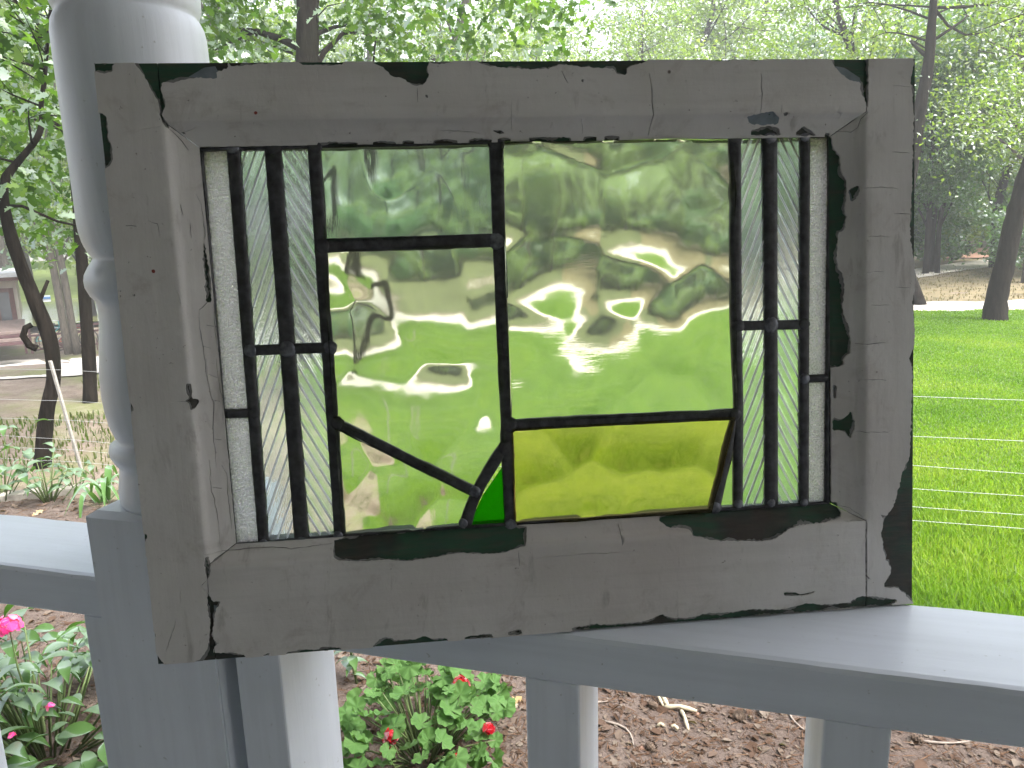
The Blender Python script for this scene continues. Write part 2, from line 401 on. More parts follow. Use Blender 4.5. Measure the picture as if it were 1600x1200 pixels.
for i in range(19):
    rail_box('ceiling_board', -4.5, 6.0, -1.62+i*.145, -1.62+i*.145+.142, CEIL_Z, CEIL_Z+.02, MAT['ceil'], ce)
rail_box('roof_beam', -4.5, 6.0, .60, .745, CEIL_Z-.24, CEIL_Z-.003, MAT['white_paint'], ce)
wl = empty('house_wall', tuple(rail_pt(0, -1.64, FLOOR_Z))); tag(wl, kind='structure')
for i in range(18):
    z = FLOOR_Z + i*.14
    rail_box('siding_board', -4.5, 6.0, -1.68, -1.63+.004*(i % 2), z+.001, z+.139, MAT['siding'], wl)
tag(rail_box('porch_skirt', -4.5, 6.0, .78, .80, GZ-.1, FLOOR_Z-.03, MAT['skirt']), kind='structure')

# ------------------------------------------------------------------ turned post and railings
pc = rail_pt(-.602, .691, 0)
post = empty('porch_post', (pc[0], pc[1], FLOOR_Z)); tag(post, 'white turned porch post with bead rings and square base', 'post')
ps0, ps1 = -.6785, -.5255
bl = box_bm(rail_pt(ps0, N0-.004, FLOOR_Z), RD*(ps1-ps0), RN*.151, ZZ*(-.3005-FLOOR_Z))
# chamfer the shoulder of the square block towards the turned neck
top = [v for v in bl.verts if v.co.z > -.31]
ext = bmesh.ops.extrude_face_region(bl, geom=[f for f in bl.faces if all(v.co.z > -.31 for v in f.verts)])
for v in [e for e in ext['geom'] if isinstance(e, bmesh.types.BMVert)]:
    v.co.x = pc[0] + (v.co.x-pc[0])*.88; v.co.y = pc[1] + (v.co.y-pc[1])*.88; v.co.z += .006
bmesh.ops.bevel(bl, geom=[e for e in bl.edges if e.calc_length() > .5], offset=.002, segments=2, affect='EDGES')
obj('square_base', bl, MAT['white_paint'], post)
prof0 = [(-.296, .0685), (-.290, .0705), (-.2791, .0712), (-.256, .0675), (-.250, .0668), (-.2435, .0705), (-.2416, .0718), (-.2365, .0742), (-.230, .0752), (-.2245, .0735), (-.2215, .0690), (-.2200, .0640), (-.2140, .0672), (-.1994, .0715), (-.185, .0735), (-.1677, .0745), (-.145, .0738), (-.1168, .0705), (-.095, .0677), (-.0822, .0662), (-.070, .0660), (-.0614, .0672), (-.0565, .0715), (-.0471, .0752), (-.040, .0755), (-.0337, .0742), (-.026, .0700), (-.0195, .0655), (-.0167, .0640), (-.0120, .0668), (-.004, .0706), (.0017, .0722), (.0105, .0738), (.0195, .0745), (.052, .0740), (.084, .0740), (.1462, .0742), (.190, .0742), (.208, .0738), (.2183, .0722), (.225, .0690), (.2285, .0662), (.2315, .0690), (.2373, .0712), (.250, .0718), (.262, .0700), (.268, .0655), (.275, .0690), (.30, .0720), (.9, .0700), (.92, .073)]
def dense(pr):
    out = []
    for (z0, r0), (z1, r1) in zip(pr, pr[1:]):
        n = max(1, int((z1-z0)/.02)) if z1-z0 < .3 else 12
        for i in range(n): out.append((z0+(z1-z0)*i/n, r0+(r1-r0)*i/n))
    return out + [pr[-1]]
obj('turned_shaft', lathe(dense(prof0), 64, (pc[0], pc[1])), MAT['white_paint'], post, True)
obj('square_head', box_bm(rail_pt(ps0, N0-.002, .921), RD*(ps1-ps0), RN*.149, ZZ*(CEIL_Z-.245-.921), .002), MAT['white_paint'], post)

def cap_mesh(s0, s1):
    n = int((s1-s0)/.02); V, F = [], []
    sec = [(N0+.0015, ZB), (N0, ZB+.002), (N0, RAIL_Z-.006), (N0+.0018, RAIL_Z-.0018), (N0+.006, RAIL_Z), (N0+.045, RAIL_Z), (N0+.09, RAIL_Z), (N1-.006, RAIL_Z), (N1-.0018, RAIL_Z-.0018), (N1, RAIL_Z-.006), (N1, ZB+.002), (N1-.0015, ZB)]
    k = len(sec)
    for i in range(n+1):
        s = s0 + (s1-s0)*i/n
        for j, (nn, z) in enumerate(sec):
            w = .0009*noise.noise((s*9, nn*40, z*30)) + .0006*noise.noise((s*40, nn*90, z*70))
            V.append(rail_pt(s, nn + w*(1 if j < 4 or j > 7 else 0), z + (w*.8 if 2 <= j <= 9 and not 4 <= j <= 7 else w*.3)))
    for i in range(n):
        for j in range(k):
            a, b = i*k+j, i*k+(j+1) % k; F.append((a, a+k, b+k, b))
    F.append(tuple(range(k))); F.append(tuple(n*k+j for j in range(k))[::-1])
    return mesh('handrail', V, F, MAT['rail_paint'])
def railing(s0, s1, bal, label):
    e = empty('porch_railing', tuple(rail_pt((s0+s1)/2, (N0+N1)/2, FLOOR_Z))); tag(e, label, 'railing', 'porch railings')
    obj('handrail', cap_mesh(s0, s1), None, e)
    for b0, b1 in bal:
        obj('baluster', box_bm(rail_pt(b0, N0+.0025, -1.19), RD*(b1-b0), RN*.112, ZZ*(ZB-.0005+1.19), .0035, 3), MAT['white_paint'], e)
    obj('bottom_rail', box_bm(rail_pt(s0, N0+.02, -1.24), RD*(s1-s0), RN*.09, ZZ*.0495, .002), MAT['white_paint'], e)
    return e
railing(-.5250, 5.9, [(-.5068, -.4494), (-.1737, -.1195), (.0977, .1524), (.37, .4245), (.64, .6945), (.91, .9645)], 'white porch railing under the window sash, right of the post')
railing(-4.4, -.6790, [(-.7105, -.6800), (-1.087, -1.03), (-1.36, -1.303), (-1.63, -1.573)], 'sunlit white porch railing left of the turned post')
# ------------------------------------------------------------------ the leaded glass sash
SW, SH, ST = .720, .5201, .035
YAW, LEAN = math.atan2(.09872, .99511), R(5.85)
WD = np.array([math.cos(YAW), math.sin(YAW), 0]); BD = np.array([-math.sin(YAW), math.cos(YAW), 0])
HD = ZZ*math.cos(LEAN) + BD*math.sin(LEAN); TD = BD*math.cos(LEAN) - ZZ*math.sin(LEAN)
SO = np.array([-.3250, .5977, RAIL_Z + .0012])
sash = bpy.data.objects.new('window_sash', None); COL.objects.link(sash)
mm = Matrix.Identity(4)
for i in range(3): mm[i][0] = WD[i]; mm[i][1] = TD[i]; mm[i][2] = HD[i]; mm[i][3] = SO[i]
sash.matrix_basis = mm
tag(sash, 'old leaded glass window sash with peeling off-white paint standing on the porch railing', 'window')
RACK = .0135        # the old frame is slightly out of square
def uv(px, py, dep=0.0):
    r = ray(px, py); o = SO + TD*dep; p = r*((o @ TD)/(r @ TD)) - o
    v = float(p @ HD); return (float(p @ WD) + RACK*v, v)
MB, OD = 0.0, .0120
def avg(l, i): return sum(uv(x, y, d)[i] for x, y, d in l)/len(l)
uLb = avg([(272, 330, 0), (290, 560, 0), (313, 827, 0)], 0); uRb = avg([(1353, 300, 0), (1353, 600, 0), (1354, 780, 0)], 0)
vTb = avg([(290, 190, 0), (800, 182, 0), (1353, 173, 0)], 1); vBb = avg([(325, 884, 0), (600, 868, 0), (900, 848, 0), (1300, 815, 0)], 1)
uLo = avg([(314, 240, OD), (341, 550, OD), (367, 845, OD)], 0); uRo = avg([(1301, 215, OD), (1296, 584, OD), (1294, 784, OD)], 0)
vTo = avg([(316, 234, OD), (790, 222, OD), (1300, 210, OD)], 1); vBo = avg([(380, 852, OD), (650, 831, OD), (900, 812, OD), (1290, 788, OD)], 1)
def sfac(u, v):
    su = min((u-uLb)/(uLo-uLb), (u-uRb)/(uRo-uRb)); sv = min((v-vBb)/(vBo-vBb), (v-vTb)/(vTo-vTb))
    return max(0, min(1, su, sv))
def dep(u, v):
    s = sfac(u, v)
    if s <= 0: return 0.0
    a = sstep(0, .26, s)*.0030
    return a + (OD-.0030)*(.55*s + .45*(1-math.cos(s*math.pi))/2)
def uvs(px, py):
    d = 0.0
    for _ in range(4): u, v = uv(px, py, d); d = dep(u, v)
    return (u, v)
def chaikin(p):
    out = []
    for i in range(len(p)):
        a, b = p[i], p[(i+1) % len(p)]
        out += [(a[0]*.84+b[0]*.16, a[1]*.84+b[1]*.16), (a[0]*.16+b[0]*.84, a[1]*.16+b[1]*.84)]
    return out
def rough_poly(pts, amp=.0006, step=.003, seed=0, smooth=0):
    for _ in range(smooth): pts = chaikin(pts)
    out = []; n = len(pts)
    for i in range(n):
        a, b = Vector(pts[i]), Vector(pts[(i+1) % n]); L = (b-a).length; k = max(1, int(L/step)); t = (b-a)/max(L, 1e-9); nr = Vector((-t.y, t.x))
        for j in range(k):
            p = a + (b-a)*j/k
            w = noise.noise((p.x*300, p.y*300, seed)) + .6*noise.noise((p.x*800, p.y*800, seed+9))
            out.append(tuple(p + nr*(amp*w*(0 if j == 0 and k == 1 else 1))))
    return out
def crack(pts, w=.0006, seed=0):
    """thin polygon along a polyline of sash coordinates"""
    P = []
    for a, b in zip(pts, pts[1:]):
        a, b = Vector(a), Vector(b); k = max(1, int((b-a).length/.004))
        for j in range(k): P.append(a + (b-a)*j/k)
    P.append(Vector(pts[-1])); L, Rr = [], []
    for i, p in enumerate(P):
        t = (P[min(i+1, len(P)-1)] - P[max(i-1, 0)]); t.normalize(); nr = Vector((-t.y, t.x))
        j = nr*(.0007*noise.noise((p.x*260, p.y*260, seed)) + .0004*random.uniform(-1, 1)); ww = w*(.35+.65*math.sin(math.pi*(i+.4)/(len(P)-.2)))*random.uniform(.6, 1.3)/2
        L.append(tuple(p+j+nr*ww)); Rr.append(tuple(p+j-nr*ww))
    return L + Rr[::-1]
HOLES, WIDE = [], []
def hole(crop, sc, pts, amp=.0007):
    WIDE.append(len(HOLES))
    HOLES.append(rough_poly([uvs(crop[0]+x/sc, crop[1]+y/sc) for x, y in pts], amp*1.6, .0016, len(HOLES), 1))
def crk(crop, sc, pts, w=.0006):
    HOLES.append(crack([uvs(crop[0]+x/sc, crop[1]+y/sc) for x, y in pts], w, len(HOLES)*3.1))
c1 = (130, 70)
hole(c1, 4, [(60, 110), (205, 92), (192, 130), (185, 172), (140, 180), (100, 176), (60, 168)])
hole(c1, 4, [(285, 85), (770, 80), (905, 85), (908, 150), (840, 168), (838, 215), (760, 212), (700, 205), (650, 215), (590, 232), (540, 238), (495, 235), (485, 290), (515, 350), (516, 385), (500, 420), (495, 440), (530, 490), (542, 528), (515, 515), (498, 490), (482, 450), (468, 350), (440, 310), (400, 230), (375, 180), (320, 120)])
hole(c1, 4, [(88, 430), (128, 428), (155, 480), (160, 590), (186, 640), (184, 745), (140, 778), (118, 760), (100, 560)])
hole(c1, 4, [(610, 544), (630, 545), (648, 562), (625, 556)], .0003)
hole(c1, 4, [(900, 100), (1360, 90), (1600, 95), (1600, 118), (1480, 125), (1380, 128), (1340, 108), (1200, 115), (1060, 125), (930, 140)], .0008)
crk(c1, 4, [(540, 525), (580, 565), (620, 605), (665, 660)], .0011)
crk(c1, 4, [(500, 505), (440, 520), (330, 535)], .0004); crk(c1, 4, [(590, 570), (650, 540), (735, 510)], .0004)
crk(c1, 4, [(1465, 130), (1467, 205)], .0004); crk(c1, 4, [(330, 215), (328, 245)], .0006)
c2 = (500, 60)
hole(c2, 3.2, [(0, 105), (115, 100), (118, 128), (60, 138), (0, 136)])
hole(c2, 3.2, [(235, 85), (560, 85), (545, 120), (535, 150), (548, 185), (520, 232), (480, 240), (440, 220), (415, 202), (360, 192), (330, 160), (300, 138), (262, 125)])
hole(c2, 3.2, [(545, 85), (720, 85), (690, 108), (640, 125), (590, 133), (548, 120)])
hole(c2, 3.2, [(755, 75), (1650, 70), (1620, 120), (1540, 145), (1530, 185), (1490, 180), (1455, 150), (1380, 150), (1280, 140), (1200, 130), (1150, 150), (1080, 156), (960, 150), (860, 142), (800, 130)])
crk(c2, 3.2, [(1208, 160), (1225, 200), (1240, 225)], .0008); crk(c2, 3.2, [(485, 245), (492, 320)], .0006); crk(c2, 3.2, [(958, 310), (956, 390), (960, 470)], .0004)
crk(c2, 3.2, [(600, 462), (760, 466), (800, 480)], .0005); crk(c2, 3.2, [(1310, 400), (1312, 485)], .0004)
hole(c2, 3.2, [(860, 462), (900, 458), (925, 475), (900, 480), (880, 472)], .0004)
hole(c2, 3.2, [(526, 280), (540, 285), (540, 300), (528, 296)], .0003); hole(c2, 3.2, [(1305, 205), (1318, 205), (1316, 222), (1306, 218)], .0003)
for i in range(11):                      # chipped putty edge above the glass
    x = i*145 + random.uniform(-50, 50); w = random.uniform(60, 170); h = random.uniform(3, 8); y = 524-x*.024
    hole(c2, 3.2, [(x, y), (x+w*.2, y-h*.7), (x+w*.5, y-h), (x+w*.8, y-h*.5), (x+w, y), (x+w, y+30), (x, y+30)], .0008)
c3 = (1000, 60)
hole(c3, 3.478, [(-5, 70), (90, 70), (70, 95), (40, 118), (0, 140)])
hole(c3, 3.478, [(345, 70), (1000, 70), (985, 98), (920, 90), (885, 120), (800, 108), (680, 112), (620, 127), (560, 112), (440, 126), (375, 122), (352, 100)])
hole(c3, 3.478, [(1005, 70), (1239, 70), (1239, 380), (1225, 345), (1205, 310), (1194, 280), (1196, 242), (1130, 225), (1085, 190), (1050, 150), (1040, 120), (1012, 112)])
crk(c3, 3.478, [(50, 190), (62, 280), (70, 380), (60, 460), (42, 530)], .0011); crk(c3, 3.478, [(657, 190), (660, 300), (658, 370), (650, 405)], .0010)
crk(c3, 3.478, [(768, 360), (768, 405)], .0005); crk(c3, 3.478, [(1236, 400), (1195, 440), (1180, 485), (1145, 512), (1060, 505)], .0010)
crk(c3, 3.478, [(1370, 258), (1465, 262)], .0004); crk(c3, 3.478, [(1065, 400), (1090, 410), (1075, 440)], .0007)
hole(c3, 3.478, [(578, 425), (640, 412), (720, 395), (738, 412), (755, 430), (750, 465), (700, 470), (640, 472), (590, 462)])
hole(c3, 3.478, [(775, 405), (805, 400), (800, 420), (780, 424)], .0004)
hole(c3, 3.478, [(600, 500), (680, 475), (750, 485), (770, 530), (600, 530)], .0006); hole(c3, 3.478, [(845, 510), (885, 475), (925, 500), (960, 530), (845, 530)], .0006)
# outer edge of the right stile
WIDE.append(len(HOLES)); HOLES.append(rough_poly([uvs(x, y) for x, y in [(1424, 80), (1445, 80), (1445, 960), (1420, 935), (1404, 918), (1381, 918), (1381, 910), (1393, 891), (1381, 868), (1376, 833), (1381, 807), (1394, 795), (1402, 768), (1409, 738), (1421, 715), (1423, 638), (1425, 577), (1420, 560), (1428, 540), (1428, 500), (1425, 470), (1430, 440), (1427, 400), (1421, 372), (1421, 340), (1424, 300), (1425, 240), (1427, 183), (1424, 135), (1421, 130), (1427, 100)]], .0014, .0018, 77, 1))
c4 = (1120, 180)
hole(c4, 3.333, [(590, 95), (605, 180), (640, 208), (642, 290), (676, 338), (668, 470), (668, 600), (632, 610), (624, 700), (620, 780), (655, 830), (665, 900), (650, 1010), (690, 1110), (684, 1200), (560, 1200), (560, 95)], .0009)
c5 = (1120, 500)
hole(c5, 2.609, [(450, -5), (512, -5), (540, 55), (545, 130), (520, 150), (516, 186), (478, 192), (450, 190)], .0009)
hole(c4, 3.333, [(680, 395), (700, 378), (738, 365), (746, 400), (722, 442), (690, 450)]); hole(c5, 2.609, [(470, 395), (512, 405), (545, 368), (565, 420), (545, 488), (515, 450), (470, 452)])
hole(c5, 2.609, [(470, 262), (490, 270), (485, 320), (472, 318)], .0004)
for a in ([(765, 380), (860, 376), (940, 384)], [(920, 514), (1005, 516)], [(785, 632), (900, 632)], [(775, 820), (870, 815)], [(930, 896), (1010, 898)], [(800, 990), (900, 990)], [(905, 193), (1000, 195)]): crk(c4, 3.333, a, .0006)
for a in ([(560, 96), (620, 98), (690, 92)], [(570, 242), (690, 245)], [(560, 455), (715, 455)], [(480, 750), (540, 768), (600, 805)], [(520, 820), (600, 815)]): crk(c5, 2.609, a, .0008)
crk(c5, 2.609, [(604, 810), (606, 930), (608, 1050), (606, 1125)], .0016); crk(c5, 2.609, [(608, 1040), (620, 1055)], .0018)
hole(c5, 2.609, [(665, 793), (690, 797), (675, 808)], .0004)
hole(c5, 2.609, [(270, 1108), (315, 1108), (345, 1118), (400, 1103), (395, 1112), (350, 1122), (275, 1126)], .0004)
hole(c5, 2.609, [(545, 1140), (600, 1122), (680, 1130), (740, 1140), (700, 1170), (540, 1175)], .0006)
# missing glazing putty along the bottom
WIDE.append(len(HOLES)); HOLES.append(rough_poly([uvs(x, y) for x, y in [(1026, 811), (1045, 825), (1065, 825), (1077, 827), (1082, 837), (1095, 840), (1117, 845), (1160, 846), (1200, 845), (1217, 838), (1240, 822), (1300, 813), (1316, 806), (1306, 780), (1050, 795)]], .0013, .0018, 5, 1))
c6 = (300, 800)
hole(c6, 2.2857, [(507, 90), (800, 60), (1196, 40), (1196, 118), (1160, 130), (1100, 148), (1020, 150), (960, 145), (880, 158), (770, 176), (680, 170), (610, 178), (505, 172)], .0005)
crk(c6, 2.2857, [(1165, 140), (1170, 195)], .0007); crk(c6, 2.2857, [(1522, 40), (1530, 80), (1535, 118)], .0008); crk(c6, 2.2857, [(1200, 165), (1400, 148), (1600, 140)], .0005)
crk(c6, 2.2857, [(40, 152), (150, 135), (240, 125), (370, 128), (500, 110)], .0009)
for pts in ([(635, 535), (690, 480), (750, 480), (765, 495), (830, 487), (870, 490), (930, 468), (965, 485), (1055, 480), (1060, 520), (700, 560)], [(30, 580), (75, 560), (80, 590)], [(165, 562), (250, 545), (345, 545), (360, 530), (400, 530), (470, 532), (475, 560), (170, 590)], [(1150, 475), (1300, 455), (1310, 480), (1150, 500)], [(1390, 445), (1460, 432), (1470, 460), (1390, 470)]):
    hole((400, 860), 3.53, pts, .0006)
for pts in ([(330, 425), (465, 398), (480, 410), (620, 400), (740, 388), (830, 348), (845, 362), (890, 370), (1000, 368), (1060, 345), (1200, 340), (1300, 322), (1440, 322), (1480, 325), (1600, 295), (1600, 340), (900, 410), (330, 450)],):
    hole((800, 860), 3.53, pts, .0006)
hole((1147, 860), 3.53, [(230, 335), (300, 318), (405, 288), (470, 298), (600, 290), (690, 280), (690, 310), (240, 360)], .0006)
c7 = (130, 560)
hole(c7, 2.4, [(455, 748), (470, 740), (478, 770), (480, 800), (468, 828), (456, 800)]); hole(c7, 2.4, [(463, 868), (485, 910), (520, 910), (496, 945), (490, 1000), (481, 1040), (503, 1065), (490, 1085), (490, 1105), (560, 1100), (612, 1112), (615, 1150), (380, 1150), (440, 1128), (470, 1085), (476, 1000), (466, 920)])
hole(c7, 2.4, [(262, 1085), (285, 1120), (305, 1142), (300, 1160), (255, 1160)]); hole(c7, 2.4, [(225, 655), (242, 660), (232, 690), (240, 760), (252, 860), (246, 880), (228, 760)])
hole(c7, 2.4, [(385, 95), (410, 94), (408, 150), (436, 154), (424, 186), (402, 196), (396, 168), (380, 160), (396, 150), (384, 118)], .0005); hole(c7, 2.4, [(172, 155), (192, 190), (176, 212)], .0004); hole(c7, 2.4, [(200, 425), (208, 440), (200, 470)], .0003)
hole(c7, 2.4, [(275, 1040), (262, 1010), (255, 1020), (262, 1060)], .0003)
crk(c7, 2.4, [(462, 830), (445, 850), (455, 870), (478, 860)], .0006); crk(c7, 2.4, [(330, 165), (390, 160)], .0004); crk(c7, 2.4, [(350, 975), (330, 1045), (312, 1095)], .0007); crk(c7, 2.4, [(365, 865), (366, 920)], .0004)
for a in ([(462, 0), (470, 100), (490, 165), (488, 260), (500, 410)], [(500, 0), (505, 60), (520, 140), (528, 250)], [(475, 380), (480, 480), (500, 560), (515, 700)], [(470, 60), (505, 70)], [(480, 155), (515, 160)], [(492, 300), (520, 305)], [(520, 400), (540, 430), (545, 520), (560, 640)], [(485, 485), (520, 488)]): crk(c7, 2.4, a, .0007)
c8 = (0, 300)
hole(c8, 4, [(1275, 300), (1300, 420), (1318, 560), (1325, 690), (1290, 690), (1285, 600), (1270, 400)], .0009)
for a in ([(1225, 0), (1255, 80), (1275, 180), (1280, 300)], [(1245, 730), (1255, 880), (1275, 1000), (1300, 1195)], [(1300, 690), (1270, 720), (1245, 735)], [(1335, 700), (1350, 900), (1365, 1000)], [(1130, 80), (1145, 150)], [(1190, 190), (1200, 290)], [(1115, 620), (1130, 700)], [(920, 180), (985, 200), (1000, 280)], [(785, 215), (855, 210)], [(1290, 830), (1340, 840)], [(1270, 960), (1320, 975)]): crk(c8, 4, a, .0008)
for x, y, r in ((755, 620, 5), (842, 645, 6), (805, 440, 4), (825, 845, 4), (1078, 985, 4), (600, 560, 4)):
    hole(c8, 4, [(x-r, y-r), (x+r, y-r), (x+r, y+r), (x-r, y+r)], .0002)

J = .0004
MEMB = {'left_stile': [(0, 0), (uLb-J, 0), (uLb-J, vBb), (uLo, vBo+J*2), (uLo, vTo-J*2), (uLb-J, vTb), (uLb-J, SH), (0, SH)],
        'right_stile': [(uRb+J, 0), (SW, 0), (SW, SH), (uRb+J, SH), (uRb+J, vTb), (uRo, vTo-J*2), (uRo, vBo+J*2), (uRb+J, vBb)],
        'bottom_rail': [(uLb+J, 0), (uRb-J, 0), (uRb-J, vBb), (uRo, vBo), (uLo, vBo), (uLb+J, vBb)],
        'top_rail': [(uLb+J, vTb), (uLo, vTo), (uRo, vTo), (uRb-J, vTb), (uRb-J, SH), (uLb+J, SH)]}
def ccw(p):
    n = len(p); a = sum(p[i][0]*p[(i+1) % n][1]-p[(i+1) % n][0]*p[i][1] for i in range(n))
    return list(p) if a > 0 else list(p)[::-1]
def cdt(outline, holes, grid, relief=False):
    outline = ccw(outline); holes = [ccw(h) for h in holes]
    us = [p[0] for p in outline]; vs = [p[1] for p in outline]
    u0, u1, v0, v1 = min(us), max(us), min(vs), max(vs)
    pts = [Vector(p) for p in outline]; faces = [list(range(len(outline)))]
    for h in holes:
        if max(p[0] for p in h) < u0 or min(p[0] for p in h) > u1 or max(p[1] for p in h) < v0 or min(p[1] for p in h) > v1: continue
        b = len(pts); pts += [Vector(p) for p in h]; faces.append(list(range(b, len(pts))))
    nu, nv = max(2, int((u1-u0)/grid)), max(2, int((v1-v0)/grid))
    for i in range(nu+1):
        for j in range(nv+1):
            q = Vector((u0 + (u1-u0)*(i+random.uniform(-.2, .2))/nu, v0 + (v1-v0)*(j+random.uniform(-.2, .2))/nv))
            if relief and (sfac(q.x, q.y) > 0 or sfac(q.x*.994+.006*SW/2, q.y*.992+.008*SH/2) > 0): continue
            pts.append(q)
    if relief:
        for s in (0, .05, .11, .17, .24, .36, .5, .7, .9):
            l, rr, bo, t = uLb+(uLo-uLb)*s, uRb+(uRo-uRb)*s, vBb+(vBo-vBb)*s, vTb+(vTo-vTb)*s
            for w in np.arange(l, rr, .0035): pts += [Vector((w, bo)), Vector((w, t))]
            for w in np.arange(bo, t, .0035): pts += [Vector((l, w)), Vector((rr, w))]
        pts = [p for i, p in enumerate(pts) if i < sum(len(f) for f in faces) or (u0 <= p.x <= u1 and v0 <= p.y <= v1)]
    vo, eo, fo, _, _, of = geometry.delaunay_2d_cdt(pts, [], faces, 0, 1e-6, True)
    P = np.array([(sum(vo[i].x for i in f)/len(f), sum(vo[i].y for i in f)/len(f)) for f in fo])
    ok = inside(P, outline)
    for h in holes: ok &= ~inside(P, h)
    return vo, [f for f, k in zip(fo, ok) if k]
def inside(P, poly):
    q = np.array([tuple(p) for p in poly]); out = np.zeros(len(P), bool)
    sel = np.where((P[:, 0] >= q[:, 0].min()) & (P[:, 0] <= q[:, 0].max()) & (P[:, 1] >= q[:, 1].min()) & (P[:, 1] <= q[:, 1].max()))[0]
    if len(sel) == 0: return out
    x, y = P[sel, 0], P[sel, 1]; res = np.zeros(len(sel), bool)
    for (x0, y0), (x1, y1) in zip(q, np.roll(q, -1, 0)):
        if y0 == y1: continue
        c_ = ((y0 > y) != (y1 > y)) & (x < (x1-x0)*(y-y0)/(y1-y0) + x0); res ^= c_
    out[sel] = res; return out
def sheet(name, outline, holes, grid, dfun, thick, mat, parent, back=None, smooth=False):
    """relief sheet: front follows dfun(u,v); border walls go down by `thick` (or to depth `back`, closed)"""
    vo, fs = cdt(outline, holes, grid, name in ('stile', 'rail', 'peeling_paint', 'undercoat'))
    ed = {}
    for f in fs:
        for a, b in zip(f, list(f[1:])+[f[0]]): ed[(a, b)] = ed.get((a, b), 0) + 1
    border = [(a, b) for (a, b) in ed if (b, a) not in ed]
    used = sorted({i for f in fs for i in f}); ix = {k: i for i, k in enumerate(used)}
    V = [(vo[i].x, dfun(vo[i].x, vo[i].y), vo[i].y) for i in used]; n = len(V)
    F = [tuple(ix[i] for i in f) for f in fs]
    if back is not None:
        V += [(vo[i].x, back, vo[i].y) for i in used]
        F += [tuple(ix[i]+n for i in f)[::-1] for f in fs]
        F += [(ix[b], ix[a], ix[a]+n, ix[b]+n) for a, b in border]
    else:
        m = {}
        for a, b in border:
            for k in (a, b):
                if k not in m: m[k] = len(V); p = V[ix[k]]; V.append((p[0], p[1]+thick, p[2]))
        F += [(ix[b], ix[a], m[a], m[b]) for a, b in border]
    me = mesh(name, V, F, mat, smooth)
    if name in ('stile', 'rail', 'peeling_paint', 'undercoat'): me.shade_smooth(); me.set_sharp_from_angle(angle=R(50))
    return kid(name, me, parent) if parent is not None else me
def d_paint(u, v): return dep(u, v) - .0009 + .00035*noise.noise((u*45, v*45, 3)) + .00018*noise.noise((u*160, v*160, 8))
def d_wood(u, v): return dep(u, v) + .0012 + .0004*noise.noise((u*120, v*30, 5))
for nm, pl in MEMB.items():
    part = sheet(nm.split('_')[1], pl, [], .006, d_wood, 0, MAT['sash_wood'], sash, back=ST)
    if nm == 'left_stile': part['label'] = 'left stile with peeled green patches at its edge'
    if nm == 'right_stile': part['label'] = 'right stile with a large dark peeled area at the bottom'
    sheet('peeling_paint', rough_poly(pl, .0003, .004, 3), HOLES, .005, d_paint, .0022, MAT['sash_paint_' + nm.split('_')[1]], part)
def shrink(p, d):
    p = ccw(p); n = len(p); out = []
    for i in range(n):
        a, b = Vector(p[i-2]), Vector(p[(i+2) % n]); t = b-a
        if t.length < 1e-7: continue
        t.normalize(); k = d*max(0, .55 + 1.5*noise.noise((p[i][0]*70, p[i][1]*70, 6)) + .5*noise.noise((p[i][0]*350, p[i][1]*350, 2)))
        out.append((p[i][0]-t.y*k, p[i][1]+t.x*k))
    return out
SMALL = [shrink(HOLES[i], .0021) for i in WIDE]
for part in [o for o in sash.children if o.name.split('.')[0] in ('stile', 'rail')]:
    us = [v.co.x for v in part.data.vertices]; vs = [v.co.z for v in part.data.vertices]
    pl = min(MEMB.values(), key=lambda q: abs(min(p[0] for p in q)-min(us)) + abs(max(p[0] for p in q)-max(us)) + abs(min(p[1] for p in q)-min(vs)) + abs(max(p[1] for p in q)-max(vs)))
    sheet('undercoat', pl, SMALL, .006, lambda u, v: dep(u, v) + .0004 + .0002*noise.noise((u*90, v*90, 1)), .0008, MAT['undercoat'], part)
def patch(pts, crop, sc):
    pl = rough_poly([uvs(crop[0]+x/sc, crop[1]+y/sc) for x, y in pts], .0005, .003, 4)
    sheet('primer_patch', pl, [], .006, lambda u, v: dep(u, v)-.0002, .0006, MAT['primer'], sash)
patch([(660, 200), (760, 140), (825, 135), (842, 165), (842, 218), (760, 215)], c1, 4)
patch([(575, 425), (640, 410), (720, 393), (757, 428), (752, 468), (640, 474), (588, 463)], c3, 3.478)
patch([(1060, 150), (1110, 160), (1195, 215), (1198, 244), (1130, 228), (1080, 188)], c3, 3.478)
patch([(678, 396), (690, 392), (705, 440), (690, 452)], c4, 3.333)
patch([(490, 925), (505, 930), (520, 942), (500, 948), (492, 946)], c7, 2.4)
dot = MAT['red_dot'] = m_simple('red_paint_spot', (.20, .03, .02), .5)
for x, y, r in ((240.5, 424, 2.9), (400, 177, 2.6)):
    cx, cy = uvs(x, y); rr = r*.00056
    me = mesh('red_spot', [(cx+rr*math.cos(a)*random.uniform(.85, 1.1), d_paint(cx, cy)-.0003, cy+rr*math.sin(a)) for a in np.linspace(0, 6.283, 11)[:-1]], [tuple(range(10))[::-1]], dot)
    kid('red_spot', me, sash)

